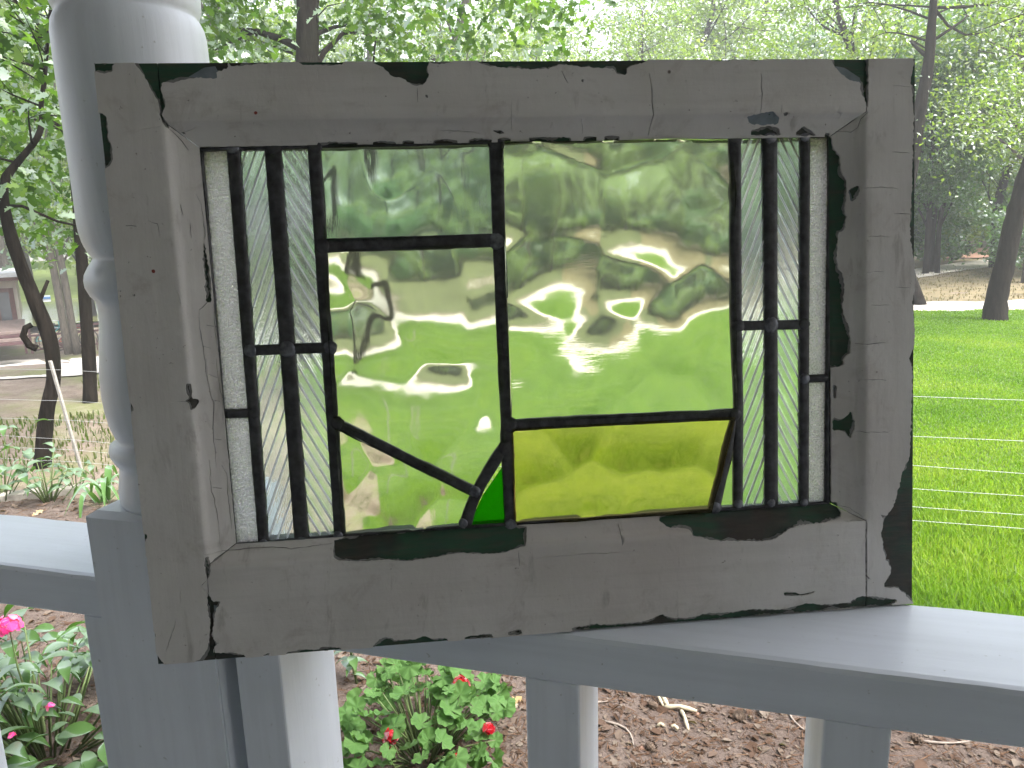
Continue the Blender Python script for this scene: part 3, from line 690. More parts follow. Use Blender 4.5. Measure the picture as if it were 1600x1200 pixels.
# ---- glass panes
GA, GB = .0150, .0184      # front and back of the glass
def gp(pts): return [uv(x, y, .0130) for x, y in pts]
def grow(pts, d):
    c = Vector((sum(p[0] for p in pts)/len(pts), sum(p[1] for p in pts)/len(pts)))
    n = len(pts); out = []
    ar = sum(pts[i][0]*pts[(i+1) % n][1]-pts[(i+1) % n][0]*pts[i][1] for i in range(n)); sg = 1 if ar > 0 else -1
    for i in range(n):
        a, b, e = Vector(pts[i-1]), Vector(pts[i]), Vector(pts[(i+1) % n])
        t1, t2 = (b-a).normalized(), (e-b).normalized(); n1, n2 = Vector((t1.y, -t1.x))*sg, Vector((t2.y, -t2.x))*sg
        m = (n1+n2); m = m.normalized() if m.length > 1e-6 else n1
        k = d/max(.5, m.dot(n1)); out.append(tuple(b+m*k))
    return [(min(max(u, uLo+.0002), uRo-.0002), min(max(v, vBo+.0002), vTo-.0002)) for u, v in out]
def cells(u, v, size, seed, k=16, aniso=1.0):
    d, _ = noise.voronoi((u/size, v/size*aniso, seed), distance_metric='DISTANCE', exponent=2.5)
    return -math.log(math.exp(-k*d[0]*d[0]) + math.exp(-k*d[1]*d[1]) + math.exp(-k*d[2]*d[2]))/k
def wavy(size, amp, seed, low=.0012, aniso=1.0):
    def f(u, v):
        q = .006*noise.noise((u*22, v*22, seed)); q2 = .006*noise.noise((u*22, v*22, seed+7))
        return GA - amp*cells(u+q, v+q2, size, seed, 16, aniso) - low*noise.noise((u*16, v*16, seed+2)) - .00006*noise.noise((u*150, v*150, seed))
    return f
flat = lambda u, v: GA
G = {'wavy': m_glass('wavy_glass', (.89, .925, .83), 'wavy'), 'tall': m_glass('wavy_glass_streaked', (.89, .92, .84), 'wavy', 1),
     'sea': m_glass('pale_sea_glass', (.84, .91, .85), 'wavy', 1), 'granite': m_glass('granite_glass', (.95, .98, .95), 'granite'),
     'amber': m_glass('amber_yellow_glass', (.95, .87, .56), 'wavy'), 'green': m_glass('deep_green_glass', (.13, .56, .03), 'wavy'),
     'reedA': m_glass('reeded_glass_rising', (.90, .96, .95), 'reed', R(-22)), 'reedB': m_glass('reeded_glass_falling', (.90, .96, .95), 'reed', R(27))}
PANES = [
 ('frosted glass strip', 'granite', flat, [(315, 235), (352.5, 234), (386, 638), (351, 636)]),
 ('frosted glass strip', 'granite', flat, [(354, 655), (389, 654), (403, 848), (368.5, 851)]),
 ('reeded strip', 'reedA', flat, [(373, 233), (412, 231), (435, 537), (394, 540)]),
 ('reeded strip', 'reedA', flat, [(396, 557), (437, 556), (459, 840), (419, 843)]),
 ('reeded strip', 'reedB', flat, [(438.5, 231.5), (480, 231.5), (501, 532), (457.5, 537)]),
 ('reeded strip', 'reedB', flat, [(463, 554), (504, 553), (522, 842), (483, 845)]),
 ('pale sea green pane', 'sea', wavy(.038, .006, 3.3, .0014, .75), [(500, 230), (763.5, 223), (771, 363.5), (508.5, 371)]),
 ('large wavy pane', 'tall', wavy(.064, .0150, 12.4, .0045), [(511, 396.5), (774, 388), (785, 702), (744, 763), (527, 653)]),
 ('wavy bottom pane', 'tall', wavy(.050, .015, 21.7, .003), [(530, 675), (731, 777), (718, 819), (540, 833)]),
 ('deep green triangle', 'green', wavy(.03, .001, 2.0, .0002), [(785, 738.5), (789, 816), (741, 819), (760, 778)]),
 ('large wavy pane', 'wavy', wavy(.062, .0130, 34.1, .0045), [(788.5, 224), (1139.7, 219), (1146, 637), (804, 654)]),
 ('amber yellow pane', 'amber', wavy(.050, .0145, 47.9, .0035), [(806, 675), (1140, 657), (1106, 797), (811, 814)]),
 ('clear sliver', 'wavy', flat, [(1146, 722), (1147, 787), (1130, 791)]),
 ('reeded strip', 'reedA', flat, [(1161, 212), (1191, 211), (1195, 499.5), (1162, 500)]),
 ('reeded strip', 'reedA', flat, [(1163, 518), (1193, 517), (1195, 785.5), (1163, 790)]),
 ('reeded strip', 'reedB', flat, [(1218, 211.5), (1251, 211.5), (1251, 498), (1217.5, 499)]),
 ('reeded strip', 'reedB', flat, [(1218, 516), (1250, 515), (1250, 784), (1219, 785.5)]),
 ('frosted glass strip', 'granite', flat, [(1269, 211.5), (1300, 211.5), (1294.5, 584), (1267, 585)]),
 ('frosted glass strip', 'granite', flat, [(1266, 600), (1294, 600), (1293, 784), (1266, 785)]),
]
for lab, gk, fn, pts in PANES:
    pl = grow(gp(pts), .0034)
    big = fn is not flat
    o = sheet('glass_pane', pl, [], .0024 if big else .02, fn, 0, G[gk], sash, back=GB, smooth=False)
    o.data.shade_smooth() if big else None
    if big:      # keep the rim sharp so that only the relief is smooth
        me = o.data
        sm = np.array([abs(p.normal.y) > .3 for p in me.polygons]); me.polygons.foreach_set('use_smooth', sm)
        bmx = bmesh.new(); bmx.from_mesh(me)
        for e in bmx.edges:
            if len(e.link_faces) == 2 and (abs(e.link_faces[0].normal.y) > .3) != (abs(e.link_faces[1].normal.y) > .3): e.smooth = False
        bmx.to_mesh(me); bmx.free()
    if gk in ('amber', 'green', 'sea'): o['label'] = lab + ' of the leaded window'

# ---- lead cames
def came(pts, name='lead_came'):
    """pts: (px, py, width px)"""
    P = [(Vector(uv(x, y, .0122)), w*.000552) for x, y, w in pts]
    D = []
    for (a, wa), (b, wb) in zip(P, P[1:]):
        k = max(1, int((b-a).length/.006))
        for j in range(k): D.append((a+(b-a)*j/k, wa+(wb-wa)*j/k))
    D.append(P[-1]); n = len(D); V, F = [], []
    sec = [(-.5, .0194), (-.5, .0154), (-.485, .0136), (-.43, .0127), (-.15, .0123), (.15, .0123), (.43, .0127), (.485, .0136), (.5, .0154), (.5, .0194)]
    K = len(sec)
    for i, (p, w) in enumerate(D):
        t = (D[min(i+1, n-1)][0]-D[max(i-1, 0)][0]).normalized(); nr = Vector((-t.y, t.x))
        for a, dd in sec:
            j = (.00035*noise.noise((p.x*220, p.y*220, a*9)) if abs(a) > .3 else 0)
            q = p + nr*(a*w + j); V.append((min(max(q.x, uLo+.0001), uRo-.0001), dd + .0002*noise.noise((p.x*130+a, p.y*130, 2)), min(max(q.y, vBo+.0001), vTo-.0001)))
    for i in range(n-1):
        for j in range(K):
            a, b = i*K+j, i*K+(j+1) % K; F.append((a, b, b+K, a+K))
    F.append(tuple(range(K))[::-1]); F.append(tuple((n-1)*K+j for j in range(K)))
    me = mesh(name, V, F, MAT['lead']); me.shade_smooth()
    b = bmesh.new(); b.from_mesh(me); bmesh.ops.recalc_face_normals(b, faces=list(b.faces)); b.to_mesh(me); b.free()
    return kid(name, me, sash)
CAMES = [[(363, 226, 21), (411, 852, 17)], [(425, 226, 26), (471, 850, 24)], [(490, 224, 21), (531, 842, 19)],
 [(346, 647, 15), (392, 646, 15)], [(386, 548, 17), (512, 543, 18)], [(500, 384, 23), (775, 375, 22)],
 [(776, 218, 25), (778, 300, 22), (782, 430, 21), (787, 560, 21), (793, 700, 21), (798, 824, 20)],
 [(522, 661, 18), (742, 770, 18)], [(795, 690, 20), (772, 724, 20), (752, 757, 19), (737, 790, 19), (727, 824, 22)],
 [(796, 665, 20), (1150, 647, 20)], [(1148, 652, 12), (1136, 712, 20), (1117, 798, 21)],
 [(1150, 211, 21), (1152, 500, 19), (1155, 640, 18), (1155, 793, 16)], [(1204.5, 209, 26), (1206.5, 500, 23), (1207, 789, 24)], [(1260, 209, 17), (1258.5, 500, 17), (1258, 788, 17)],
 [(1155, 509, 17), (1258, 507, 17)], [(1258, 592, 14), (1300, 591, 14)],
 # border lead along the four sides
 [(310, 232, 12), (362, 852, 12)], [(1300, 209, 9), (1296, 500, 9), (1293.5, 788, 9)], [(310, 233, 6), (1302, 209, 7)], [(362, 855, 9), (540, 838, 8), (815, 819, 8), (1120, 797, 7), (1296, 787, 7)]]
for k in CAMES: came(k)
def blob(x, y, r):
    u, v = uv(x, y, .0108); bm = bmesh.new(); bmesh.ops.create_uvsphere(bm, u_segments=12, v_segments=7, radius=1)
    s = r*.000552
    for q in bm.verts: q.co = Vector((u + q.co.x*s*random.uniform(.85, 1.1), .0128 + q.co.y*.0016, v + q.co.z*s*random.uniform(.85, 1.1)))
    me = bpy.data.meshes.new('solder_joint'); bm.to_mesh(me); bm.free(); me.materials.append(MAT['solder'] if y > 780 or random.random() < .45 else MAT['lead']); me.shade_smooth()
    kid('solder_joint', me, sash)
for x, y, r in ((724, 819, 9), (799, 821, 11), (1119, 794, 11), (1155, 788, 9), (528, 838, 9), (1207, 787, 8), (1258, 786, 8), (471, 847, 9), (411, 850, 8), (742, 769, 11), (526, 661, 12), (790, 700, 13), (797, 664, 14), (1150, 648, 12), (776, 377, 14), (503, 384, 13), (516, 543, 12), (390, 548, 11), (448, 546, 14), (395, 646, 10), (1154, 509, 12), (1206, 508, 14), (1258, 506, 11), (1259, 592, 10), (776, 222, 14), (363, 230, 11), (426, 230, 13), (491, 228, 12), (1150, 214, 12), (1205, 212, 13), (1260, 212, 10)):
    blob(x, y, r)

for o in [o for o in bpy.data.objects if o.parent is not None and (o.parent == sash or o.parent.parent == sash)]:
    for v in o.data.vertices:
        if v.co.z < 1e-4 and v.co.y > .02: v.co.z = v.co.y*math.tan(LEAN) - .0009      # bottom edge planed level with the handrail
        v.co.x -= RACK*v.co.z
# ------------------------------------------------------------------ trees
def rot_frames(n, r, up=.35):
    """random leaf frames: axis a (length), b (width), c (normal), normals biased upwards"""
    c = r.normal(size=(n, 3)); c[:, 2] = np.abs(c[:, 2])*1.0 + up; c /= np.linalg.norm(c, axis=1)[:, None]
    t = r.normal(size=(n, 3)); a = np.cross(c, t); a /= np.linalg.norm(a, axis=1)[:, None]; b = np.cross(c, a)
    return a, b, c
LOBED = np.array([(-.5, .03), (-.3, .12), (-.16, .30), (-.08, .16), (.06, .17), (.14, .40), (.24, .20), (.34, .26), (.5, 0)])
LOBED = np.vstack([LOBED, LOBED[-2::-1]*np.array([1, -1])])
def leaf_mesh(name, C, size, r, mat, lobed=False, wid=.5, droop=.2):
    n = len(C); a, b, c = rot_frames(n, r); a[:, 2] -= droop; s = size*r.uniform(.65, 1.3, n)[:, None]
    if lobed:
        k = len(LOBED); V = np.empty((n, k, 3))
        for j, (x, y) in enumerate(LOBED):
            V[:, j] = C + s*(a*x + b*y*1.0 + c*(abs(y)*.35 - x*x*.35))
        F = np.arange(n*k).reshape(n, k)
    else:
        V = np.empty((n, 4, 3))
        V[:, 0] = C - a*s*.5; V[:, 1] = C + b*s*wid*.5 + c*s*.1; V[:, 2] = C + a*s*.5; V[:, 3] = C - b*s*wid*.5 + c*s*.1
        F = np.arange(n*4).reshape(n, 4)
    return fast_mesh(name, V.reshape(-1, 3), F, mat)
def ellipsoid_pts(n, r, c, rad, shell=.45):
    v = r.normal(size=(n, 3)); v /= np.linalg.norm(v, axis=1)[:, None]
    return np.array(c) + v*np.array(rad)*(shell + (1-shell)*r.uniform(0, 1, n)[:, None]**.6)
def cluster_leaves(C, r, n, rad, flat=.6):
    out = []
    for c in C:
        k = int(n*r.uniform(.5, 1.5)); q = r.normal(size=(k, 3))*np.array([1, 1, flat])*rad*r.uniform(.6, 1.3)*.55
        out.append(c + q)
    return np.vstack(out)
def curve_pts(p, q, r, n=6, sag=.15):
    p, q = np.array(p), np.array(q); L = np.linalg.norm(q-p); off = r.normal(size=3)*L*.08
    return [p + (q-p)*t + np.array([0, 0, 1])*L*sag*math.sin(math.pi*t) + off*math.sin(math.pi*t) for t in np.linspace(0, 1, n)]
def trunk_bm(pts, rads, seg=10):
    bm = bmesh.new(); P = [np.array(p) for p in pts]; D, Rr = [], []
    for i in range(len(P)-1):
        k = 4
        for j in range(k):
            t = j/k; p0, p1, p2, p3 = P[max(i-1, 0)], P[i], P[i+1], P[min(i+2, len(P)-1)]
            D.append(.5*((2*p1)+(-p0+p2)*t+(2*p0-5*p1+4*p2-p3)*t*t+(-p0+3*p1-3*p2+p3)*t**3)); Rr.append(rads[i]+(rads[i+1]-rads[i])*t)
    D.append(P[-1]); Rr.append(rads[-1])
    tube_into(bm, D, Rr, seg)
    for v in bm.verts:
        v.co += Vector((noise.noise(v.co*6), noise.noise(v.co*6+Vector((5, 5, 5))), 0))*Rr[0]*.12
    return bm, D, Rr
def grow_tree(seed, pts, rads, centres, leaf, per, crad, mat, lobed=False, bark='bark', nlimb=26, seg=10, wid=.5):
    """returns trunk mesh, crown mesh"""
    r = np.random.default_rng(seed); bm, D, Rr = trunk_bm(pts, rads, seg)
    Dz = np.array([d for d in D])
    for c in centres[:nlimb]:
        lo = [i for i in range(len(D)) if D[i][2] < c[2]-.15*np.linalg.norm(c[:2]-D[i][:2]) and D[i][2] > pts[0][2] + .28*(pts[-1][2]-pts[0][2])]
        i = lo[-1] if lo else len(D)-2
        i = max(0, i - int(r.integers(0, 3)))
        rr = Rr[i]*r.uniform(.28, .5); cp = curve_pts(D[i], c, r, 6, r.uniform(-.02, .14))
        tube_into(bm, cp, [rr*(1-.85*t/5) for t in range(6)], 5)
        for _ in range(2):
            k = int(r.integers(2, 5)); q = c + r.normal(size=3)*crad*.9
            tube_into(bm, curve_pts(cp[k], q, r, 4, .05), [rr*.35, rr*.25, rr*.18, rr*.08], 4)
    tm = bpy.data.meshes.new('trunk'); bm.to_mesh(tm); bm.free(); tm.materials.append(MAT[bark]); tm.shade_smooth()
    cm = leaf_mesh('crown', cluster_leaves(centres, r, per, crad), leaf, r, MAT[mat], lobed, wid)
    return tm, cm
def plant_tree(tm, cm, loc, label, name='tree', rz=0, sc=(1, 1, 1), cat='tree', group=None):
    e = empty(name, tuple(loc), rz); e.scale = sc; tag(e, label, cat, group)
    kid('trunk', tm, e); kid('crown', cm, e); return e
# unique near trees, built in world space relative to their base
def rel(base, pts): return [np.array(p)-base for p in pts]
def px_tree(name, label, base_px, dist, path, centres_px, leaf, per, crad, seed, mat='oak_leaf', lobed=True, bark='bark', nlimb=20, group=None, extra=()):
    """path: (px,py,width px) up the stem at the given distance; centres_px: list of (px,py,dist)"""
    base = col_at(base_px[0], dist, base_px[1])
    P = [at_dist(x, y, dist) for x, y, w in path]; P[0] = base - np.array([0, 0, .05])
    rr = [w/2/FPX*dist*math.cos(math.atan2(P[0][0], P[0][1]))**2*1.04 for x, y, w in path]
    C = np.array([at_dist(*c) for c in centres_px])
    tm, cm = grow_tree(seed, rel(base, P), rr, C-base, leaf, per, crad, mat, lobed, bark, nlimb)
    if extra:
        bm = bmesh.new(); bm.from_mesh(tm)
        for q in extra: tube_into(bm, [at_dist(x, y, dist)-base for x, y, w in q], [w/2/FPX*dist*.75 for x, y, w in q], 6)
        bm.to_mesh(tm); bm.free(); tm.shade_smooth()
    return plant_tree(tm, cm, base, label, name, group=group)
r0 = np.random.default_rng(11)
def scat(n, x0, x1, y0, y1, d0, d1): return [(r0.uniform(x0, x1), r0.uniform(y0, y1), r0.uniform(d0, d1)) for _ in range(n)]
px_tree('oak_sapling', 'young oak with a thin crooked trunk beside the wire fence post', (65, 735), 6.7,
        [(65, 738, 30), (72, 650, 26), (84, 590, 24), (78, 530, 25), (55, 470, 24), (26, 395, 22), (8, 330, 19), (6, 285, 16), (35, 245, 11), (62, 205, 10), (66, 150, 8), (75, 60, 6), (85, -60, 5)],
        scat(46, -260, 120, -160, 215, 5.9, 8.4) + scat(18, -200, 110, 200, 380, 6.5, 8.6), .105, 42, .42, 1, group='oaks close to the porch', extra=([(10, 322, 7), (35, 322, 6), (62, 334, 5), (90, 346, 5), (118, 352, 4)], [(54, 492, 9), (64, 465, 8), (75, 438, 6)], [(58, 545, 12), (46, 540, 12), (36, 525, 11), (40, 512, 10), (50, 507, 9)]))
px_tree('oak_tree', 'slim dark oak trunk just left of the turned porch post', (140, 625), 9.4,
        [(143, 628, 24), (139, 560, 22), (134, 480, 20), (128, 400, 19), (120, 300, 17), (112, 180, 15), (118, 60, 12), (125, -120, 8)],
        scat(60, -150, 380, -260, 150, 8.2, 12) + scat(22, -60, 120, 120, 400, 8.8, 12.5), .12, 46, .55, 2, group='oaks close to the porch')
px_tree('oak_tree', 'oak with an upright straight trunk rising above the top rail of the sash', (478, 640), 10.5,
        [(474, 640, 46), (476, 420, 38), (478, 200, 35), (480, 80, 33), (481, -40, 30), (478, -300, 18)],
        scat(120, 250, 720, -330, 120, 10.9, 14) + scat(16, 300, 440, -200, 100, 9, 10.4) + scat(44, 540, 900, -160, 105, 8.6, 11), .125, 52, .55, 3, group='oaks close to the porch')
px_tree('leaning_oak', 'big leaning oak trunk with mossy foot on the far edge of the lawn', (1556, 497), 15.4,
        [(1551, 500, 46), (1557, 470, 35), (1570, 410, 31), (1583, 350, 30), (1597, 300, 30), (1622, 220, 28), (1650, 110, 26), (1690, -60, 18)],
        scat(38, 1480, 1950, -330, 20, 13, 19) + scat(10, 1500, 1680, 40, 200, 16, 19), .095, 150, .9, 4, group='trees at the lawn edge', mat='far_leaf', lobed=False)
px_tree('forked_tree', 'forked tree behind the top right corner of the sash', (1434, 500), 17.5,
        [(1392, 500, 27), (1406, 380, 25), (1424, 260, 23), (1438, 170, 20), (1450, 105, 17), (1455, 50, 14), (1460, -40, 10), (1455, -200, 6)],
        scat(46, 1180, 1640, -330, 130, 18, 22) + scat(10, 1470, 1560, 110, 260, 17, 20), .10, 140, .85, 5, group='trees at the lawn edge', mat='far_leaf', lobed=False)
# prototypes for the wood behind
PROT = []
for sd, h, cw, ch, mt, bk in ((21, 12, 3.3, 4.3, 'far_leaf', 'bark'), (22, 14, 3.0, 5.2, 'far_leaf', 'pale_bark'), (23, 9, 2.6, 3.4, 'blue_leaf', 'bark')):
    r = np.random.default_rng(sd)
    pts = [(0, 0, -.1), (r.normal()*.15, r.normal()*.15, h*.25), (r.normal()*.3, r.normal()*.3, h*.5), (r.normal()*.4, r.normal()*.4, h*.75), (r.normal()*.5, 0, h*.95)]
    C = ellipsoid_pts(95, r, (0, 0, h*.62), (cw, cw, ch), .35)
    PROT.append(grow_tree(sd, [np.array(p) for p in pts], [h*.016, h*.0135, h*.011, h*.007, h*.003], C, .155, 125, .75, mt, False, bk, 24, 8, .6))
SHR = []
for sd in (31, 32):
    r = np.random.default_rng(sd)
    C = ellipsoid_pts(40, r, (0, 0, 1.15), (1.2, 1.2, 1.0), .2); C = C[C[:, 2] > .25]
    SHR.append(grow_tree(sd, [np.array((0, 0, -.05)), np.array((.05, 0, .4)), np.array((0, .08, 1.0)), np.array((.1, 0, 1.5))], [.035, .03, .02, .01], C, .13, 90, .42, 'blue_leaf' if sd == 31 else 'far_leaf', False, 'bark', 14, 6, .6))
def wood_tree(px, d, k, s, label, group, name='tree'):
    return plant_tree(*PROT[k], col_at(px, d), label, name, r0.uniform(0, 6.28), (s*r0.uniform(.9, 1.15), s*r0.uniform(.9, 1.15), s), group=group)
for i, (px, d, s) in enumerate(((1440, 25, .55), (1449, 25.6, .6), (1458, 25.2, .5))):
    t = plant_tree(PROT[2][0], PROT[2][1], col_at(px, d), ('left', 'middle', 'right')[i] + ' one of three slender trunks close together beside the sash edge', 'slender_tree', r0.uniform(0, 6), (.62*s/.55, .62*s/.55, .8), group='three slender trunks together')
wood_tree(1544, 27, 0, .72, 'thin straight trunk left of the big leaning oak, beside the far track', 'trees beyond the road', 'thin_tree')
wood_tree(1502, 33, 2, .6, 'small slanting tree on the red earth bank', 'trees beyond the road', 'small_tree')
wood_tree(1600, 23, 1, .72, 'pale-barked trunk just behind the big leaning oak', 'trees beyond the road', 'pale_tree')
far_spots = []
for ring, (d0, d1, n) in enumerate(((24, 31, 10), (31, 40, 14), (40, 52, 18))):
    for i in range(n):
        px = -420 + (i + r0.uniform(.15, .85))*(2500/n); d = r0.uniform(d0, d1)
        if px < 200 and d < 44: d += 16
        if 800 < px < 1050: continue
        if px > 1430 and d < 34: d += 7
        far_spots.append((px, d))
for px, d in far_spots:
    t = wood_tree(px, d, int(r0.integers(0, 3)), r0.uniform(.85, 1.25), 'leafy tree standing in the wood behind the gravel road', 'trees of the wood behind the road', 'woodland_tree')
for px, d, k, s in ((1440, 27, 0, 1.2), (1478, 29, 1, 1.3), (1520, 36, 0, 1.5), (1600, 24.5, 0, 1.0), (1575, 38, 1, 1.6), (1445, 38, 1, 1.6), (1640, 27, 0, 1.4), (1250, 29, 1, 1.2), (1050, 32, 0, 1.3), (820, 30, 1, 1.1), (620, 27, 0, 1.2), (380, 33, 1, 1.3), (560, 24, 0, 1.1), (700, 25, 1, 1.3), (760, 28, 0, 1.5), (880, 27, 1, 1.2), (950, 29, 0, 1.5), (1000, 26, 1, 1.1), (1110, 28, 0, 1.5), (1180, 27, 1, 1.3), (1330, 28, 0, 1.4), (640, 33, 1, 1.7), (900, 36, 0, 1.9), (1150, 37, 1, 1.9)):
    plant_tree(*SHR[k], col_at(px, d), 'leafy shrub growing under the trees beyond the gravel road', 'shrub', r0.uniform(0, 6), (s, s, s), 'shrub', 'shrubs beyond the road')
for px, d_, s_ in ((1045, 41, 1.25), (1090, 36, 1.15), (830, 40, 1.1)):
    wood_tree(px, d_, 0, s_, 'leafy tree standing in the wood behind the gravel road', 'trees of the wood behind the road', 'woodland_tree')
for i in range(9):
    wood_tree(790 + i*32 + r0.uniform(-8, 8), r0.uniform(25, 35), int(r0.integers(0, 3)), r0.uniform(.5, .72), 'leafy tree standing in the wood behind the gravel road', 'trees of the wood behind the road', 'woodland_tree')
# the distant wood closes the view
r = np.random.default_rng(5); n = 46000
a = r.uniform(R(-52), R(52), n); d = r.uniform(56, 78, n); hmax = 15.5 + 5*np.sin(a*9) + 3*np.sin(a*23+1) - 9*np.exp(-((a-R(6.5))/.035)**2)
z = r.uniform(0, 1, n)**.9*hmax
C = np.stack([d*np.sin(a), d*np.cos(a), z - 2.0], 1)
cl = np.array([noise.noise((c[0]*.22, c[1]*.22, c[2]*.3)) for c in C]); C = C[cl > -.02]
fw = obj('distant_wood', leaf_mesh('distant_wood', C, .75, r, MAT['far_leaf'], False, .75)); tag(fw, 'distant green wood closing the view behind the trees', 'trees', kind='stuff')

# ------------------------------------------------------------------ lawn grass and rough grass
def blades(name, X, Y, hgt, wid, r, mat, label, cat='grass'):
    n = len(X); Z = np.array([terr(x, y) for x, y in zip(X, Y)]); B = np.stack([X, Y, Z+.004], 1)
    h = hgt*r.uniform(.55, 1.35, n)[:, None]; w = wid*r.uniform(.7, 1.3, n)[:, None]
    t = r.uniform(0, 6.283, n); side = np.stack([np.cos(t), np.sin(t), 0*t], 1); bend = np.stack([-np.sin(t), np.cos(t), 0*t], 1)*r.uniform(-.2, .9, n)[:, None]
    V = np.empty((n, 5, 3)); up = np.array([0, 0, 1.0])
    V[:, 0] = B - side*w*.5; V[:, 1] = B + side*w*.5; m = B + up*h*.6 + bend*h*.3
    V[:, 2] = m + side*w*.4; V[:, 3] = m - side*w*.4; V[:, 4] = B + up*h*.92 + bend*h*.85
    V = V.reshape(-1, 3); i = np.arange(n)*5
    F = np.concatenate([np.stack([i, i+1, i+2], 1), np.stack([i, i+2, i+3], 1), np.stack([i+3, i+2, i+4], 1)])
    o = obj(name, fast_mesh(name, V, F, mat)); tag(o, label, cat, kind='stuff'); return o
r = np.random.default_rng(9)
def sample_polar(n, a0, a1, d0, d1, p):
    a = r.uniform(a0, a1, n); u = r.uniform(0, 1, n); d = (d0**p + u*(d1**p-d0**p))**(1/p); return a, d
def lawn_pts(n, a0, a1, p):
    a, d = sample_polar(n, a0, a1, 2.9, 17.5, p)
    ok = np.array([lawn_near(x) - .12 + .35*abs(noise.noise((x*60, y*3, 0))) < y < road_near(x)+.08 for x, y in zip(a, d)]); a, d = a[ok], d[ok]
    return d*np.sin(a), d*np.cos(a), d
X1, Y1, D1 = lawn_pts(120000, R(25), R(39), .55); X2, Y2, D2 = lawn_pts(60000, R(-17), R(26), .9); X3, Y3, D3 = lawn_pts(12000, R(39), R(46), .8)
X, Y, D = np.concatenate([X1, X2, X3]), np.concatenate([Y1, Y2, Y3]), np.concatenate([D1, D2, D3])
blades('lawn_grass', X, Y, (.034+.066*np.clip((6-D)/2.5, 0, 1))[:, None], (.0035+.0011*D)[:, None], r, MAT['grass'], 'bright green mown grass blades of the lawn')
a, d = sample_polar(7000, R(-42), R(-16), 4.2, 11, 1.0); keep = np.array([noise.noise((q*math.sin(p)*.55, q*math.cos(p)*.55, 3)) > .02 for p, q in zip(a, d)]); a, d = a[keep], d[keep]
MAT['rough_grass'] = m_leaf('rough_grass_blade', [(.05, .085, .018), (.08, .12, .026), (.10, .10, .04), (.07, .115, .024)], .35)
blades('rough_grass', d*np.sin(a), d*np.cos(a), .06, (.004+.0012*d)[:, None], r, MAT['rough_grass'], 'sparse rough grass on the sandy ground left of the lawn')
a, d = sample_polar(9000, R(8), R(44), 15, 27, 1.0); keep = d > np.array([max(road_near(p)+1.6, road_far(p)) for p in a]); a, d = a[keep], d[keep]
MAT['straw'] = m_leaf('straw_blade', [(.10, .085, .04), (.14, .11, .055), (.18, .14, .075), (.09, .10, .035)], .3)
blades('bank_grass', d*np.sin(a), d*np.cos(a), .06, .02, r, MAT['straw'], 'dry pale grass on the bank behind the road')

# ------------------------------------------------------------------ leaf litter, needles, twigs
MAT['dead_leaf'] = m_leaf('dead_leaf', [(.07, .045, .032), (.10, .066, .05), (.135, .10, .08), (.18, .15, .125), (.085, .052, .036)], .15, fres=.0)
MAT['needle'] = m_leaf('pine_needle', [(.09, .05, .03), (.14, .085, .055), (.06, .035, .025)], .05, fres=.0)
def soil_pts(n, a0=-44, a1=46, n1=None):
    a = r.uniform(R(a0), R(a1), n); u = r.uniform(0, 1, n)
    d = np.array([n_to_d(x, 1.0) + y*((n1 and n_to_d(x, n1) or soil_edge(x)+.15)-n_to_d(x, 1.0)) for x, y in zip(a, u)]); return d*np.sin(a), d*np.cos(a)
X, Y = soil_pts(24000); n = len(X); Z = np.array([terr(x, y) for x, y in zip(X, Y)]); C = np.stack([X, Y, Z+.010], 1)
aa, bb, cc = rot_frames(n, r, 4.0); s = r.gamma(2.0, .0072, n)[:, None] + .006; wd = r.uniform(.3, .8, n)[:, None]
V = np.empty((n, 6, 3)); cu = r.uniform(-.25, .35, n)[:, None]
V[:, 0] = C - aa*s*.5; V[:, 1] = C - aa*s*.12 + bb*s*wd*.5 + cc*s*cu; V[:, 2] = C + aa*s*.25 + bb*s*wd*.35 + cc*s*cu; V[:, 3] = C + aa*s*.5 + cc*s*.12; V[:, 4] = C + aa*s*.2 - bb*s*wd*.42 + cc*s*cu; V[:, 5] = C - aa*s*.2 - bb*s*wd*.4 + cc*s*cu*.6
i = np.arange(n)*6; F = np.concatenate([np.stack([i, i+1, i+2, i+3], 1), np.stack([i, i+3, i+4, i+5], 1)])
tag(obj('leaf_litter', fast_mesh('leaf_litter', V.reshape(-1, 3), F, MAT['dead_leaf'])), 'brown and tan dead leaf litter on the garden soil', 'leaf litter', kind='stuff')
X, Y = soil_pts(11000); n = len(X); Z = np.array([terr(x, y) for x, y in zip(X, Y)]); t = r.uniform(0, 6.283, n); L = r.uniform(.03, .09, n)[:, None]
dr = np.stack([np.cos(t), np.sin(t), r.uniform(-.1, .18, n)], 1); sd_ = np.stack([-np.sin(t), np.cos(t), 0*t], 1); C = np.stack([X, Y, Z+.012], 1)
V = np.stack([C-dr*L*.5, C+sd_*.0022, C+dr*L*.5, C-sd_*.0008+np.array([0, 0, .002])], 1); F = np.arange(n*4).reshape(n, 4)
tag(obj('pine_needles', fast_mesh('pine_needles', V.reshape(-1, 3), F, MAT['needle'])), 'scattered brown pine needles on the garden soil', 'pine needles', kind='stuff')

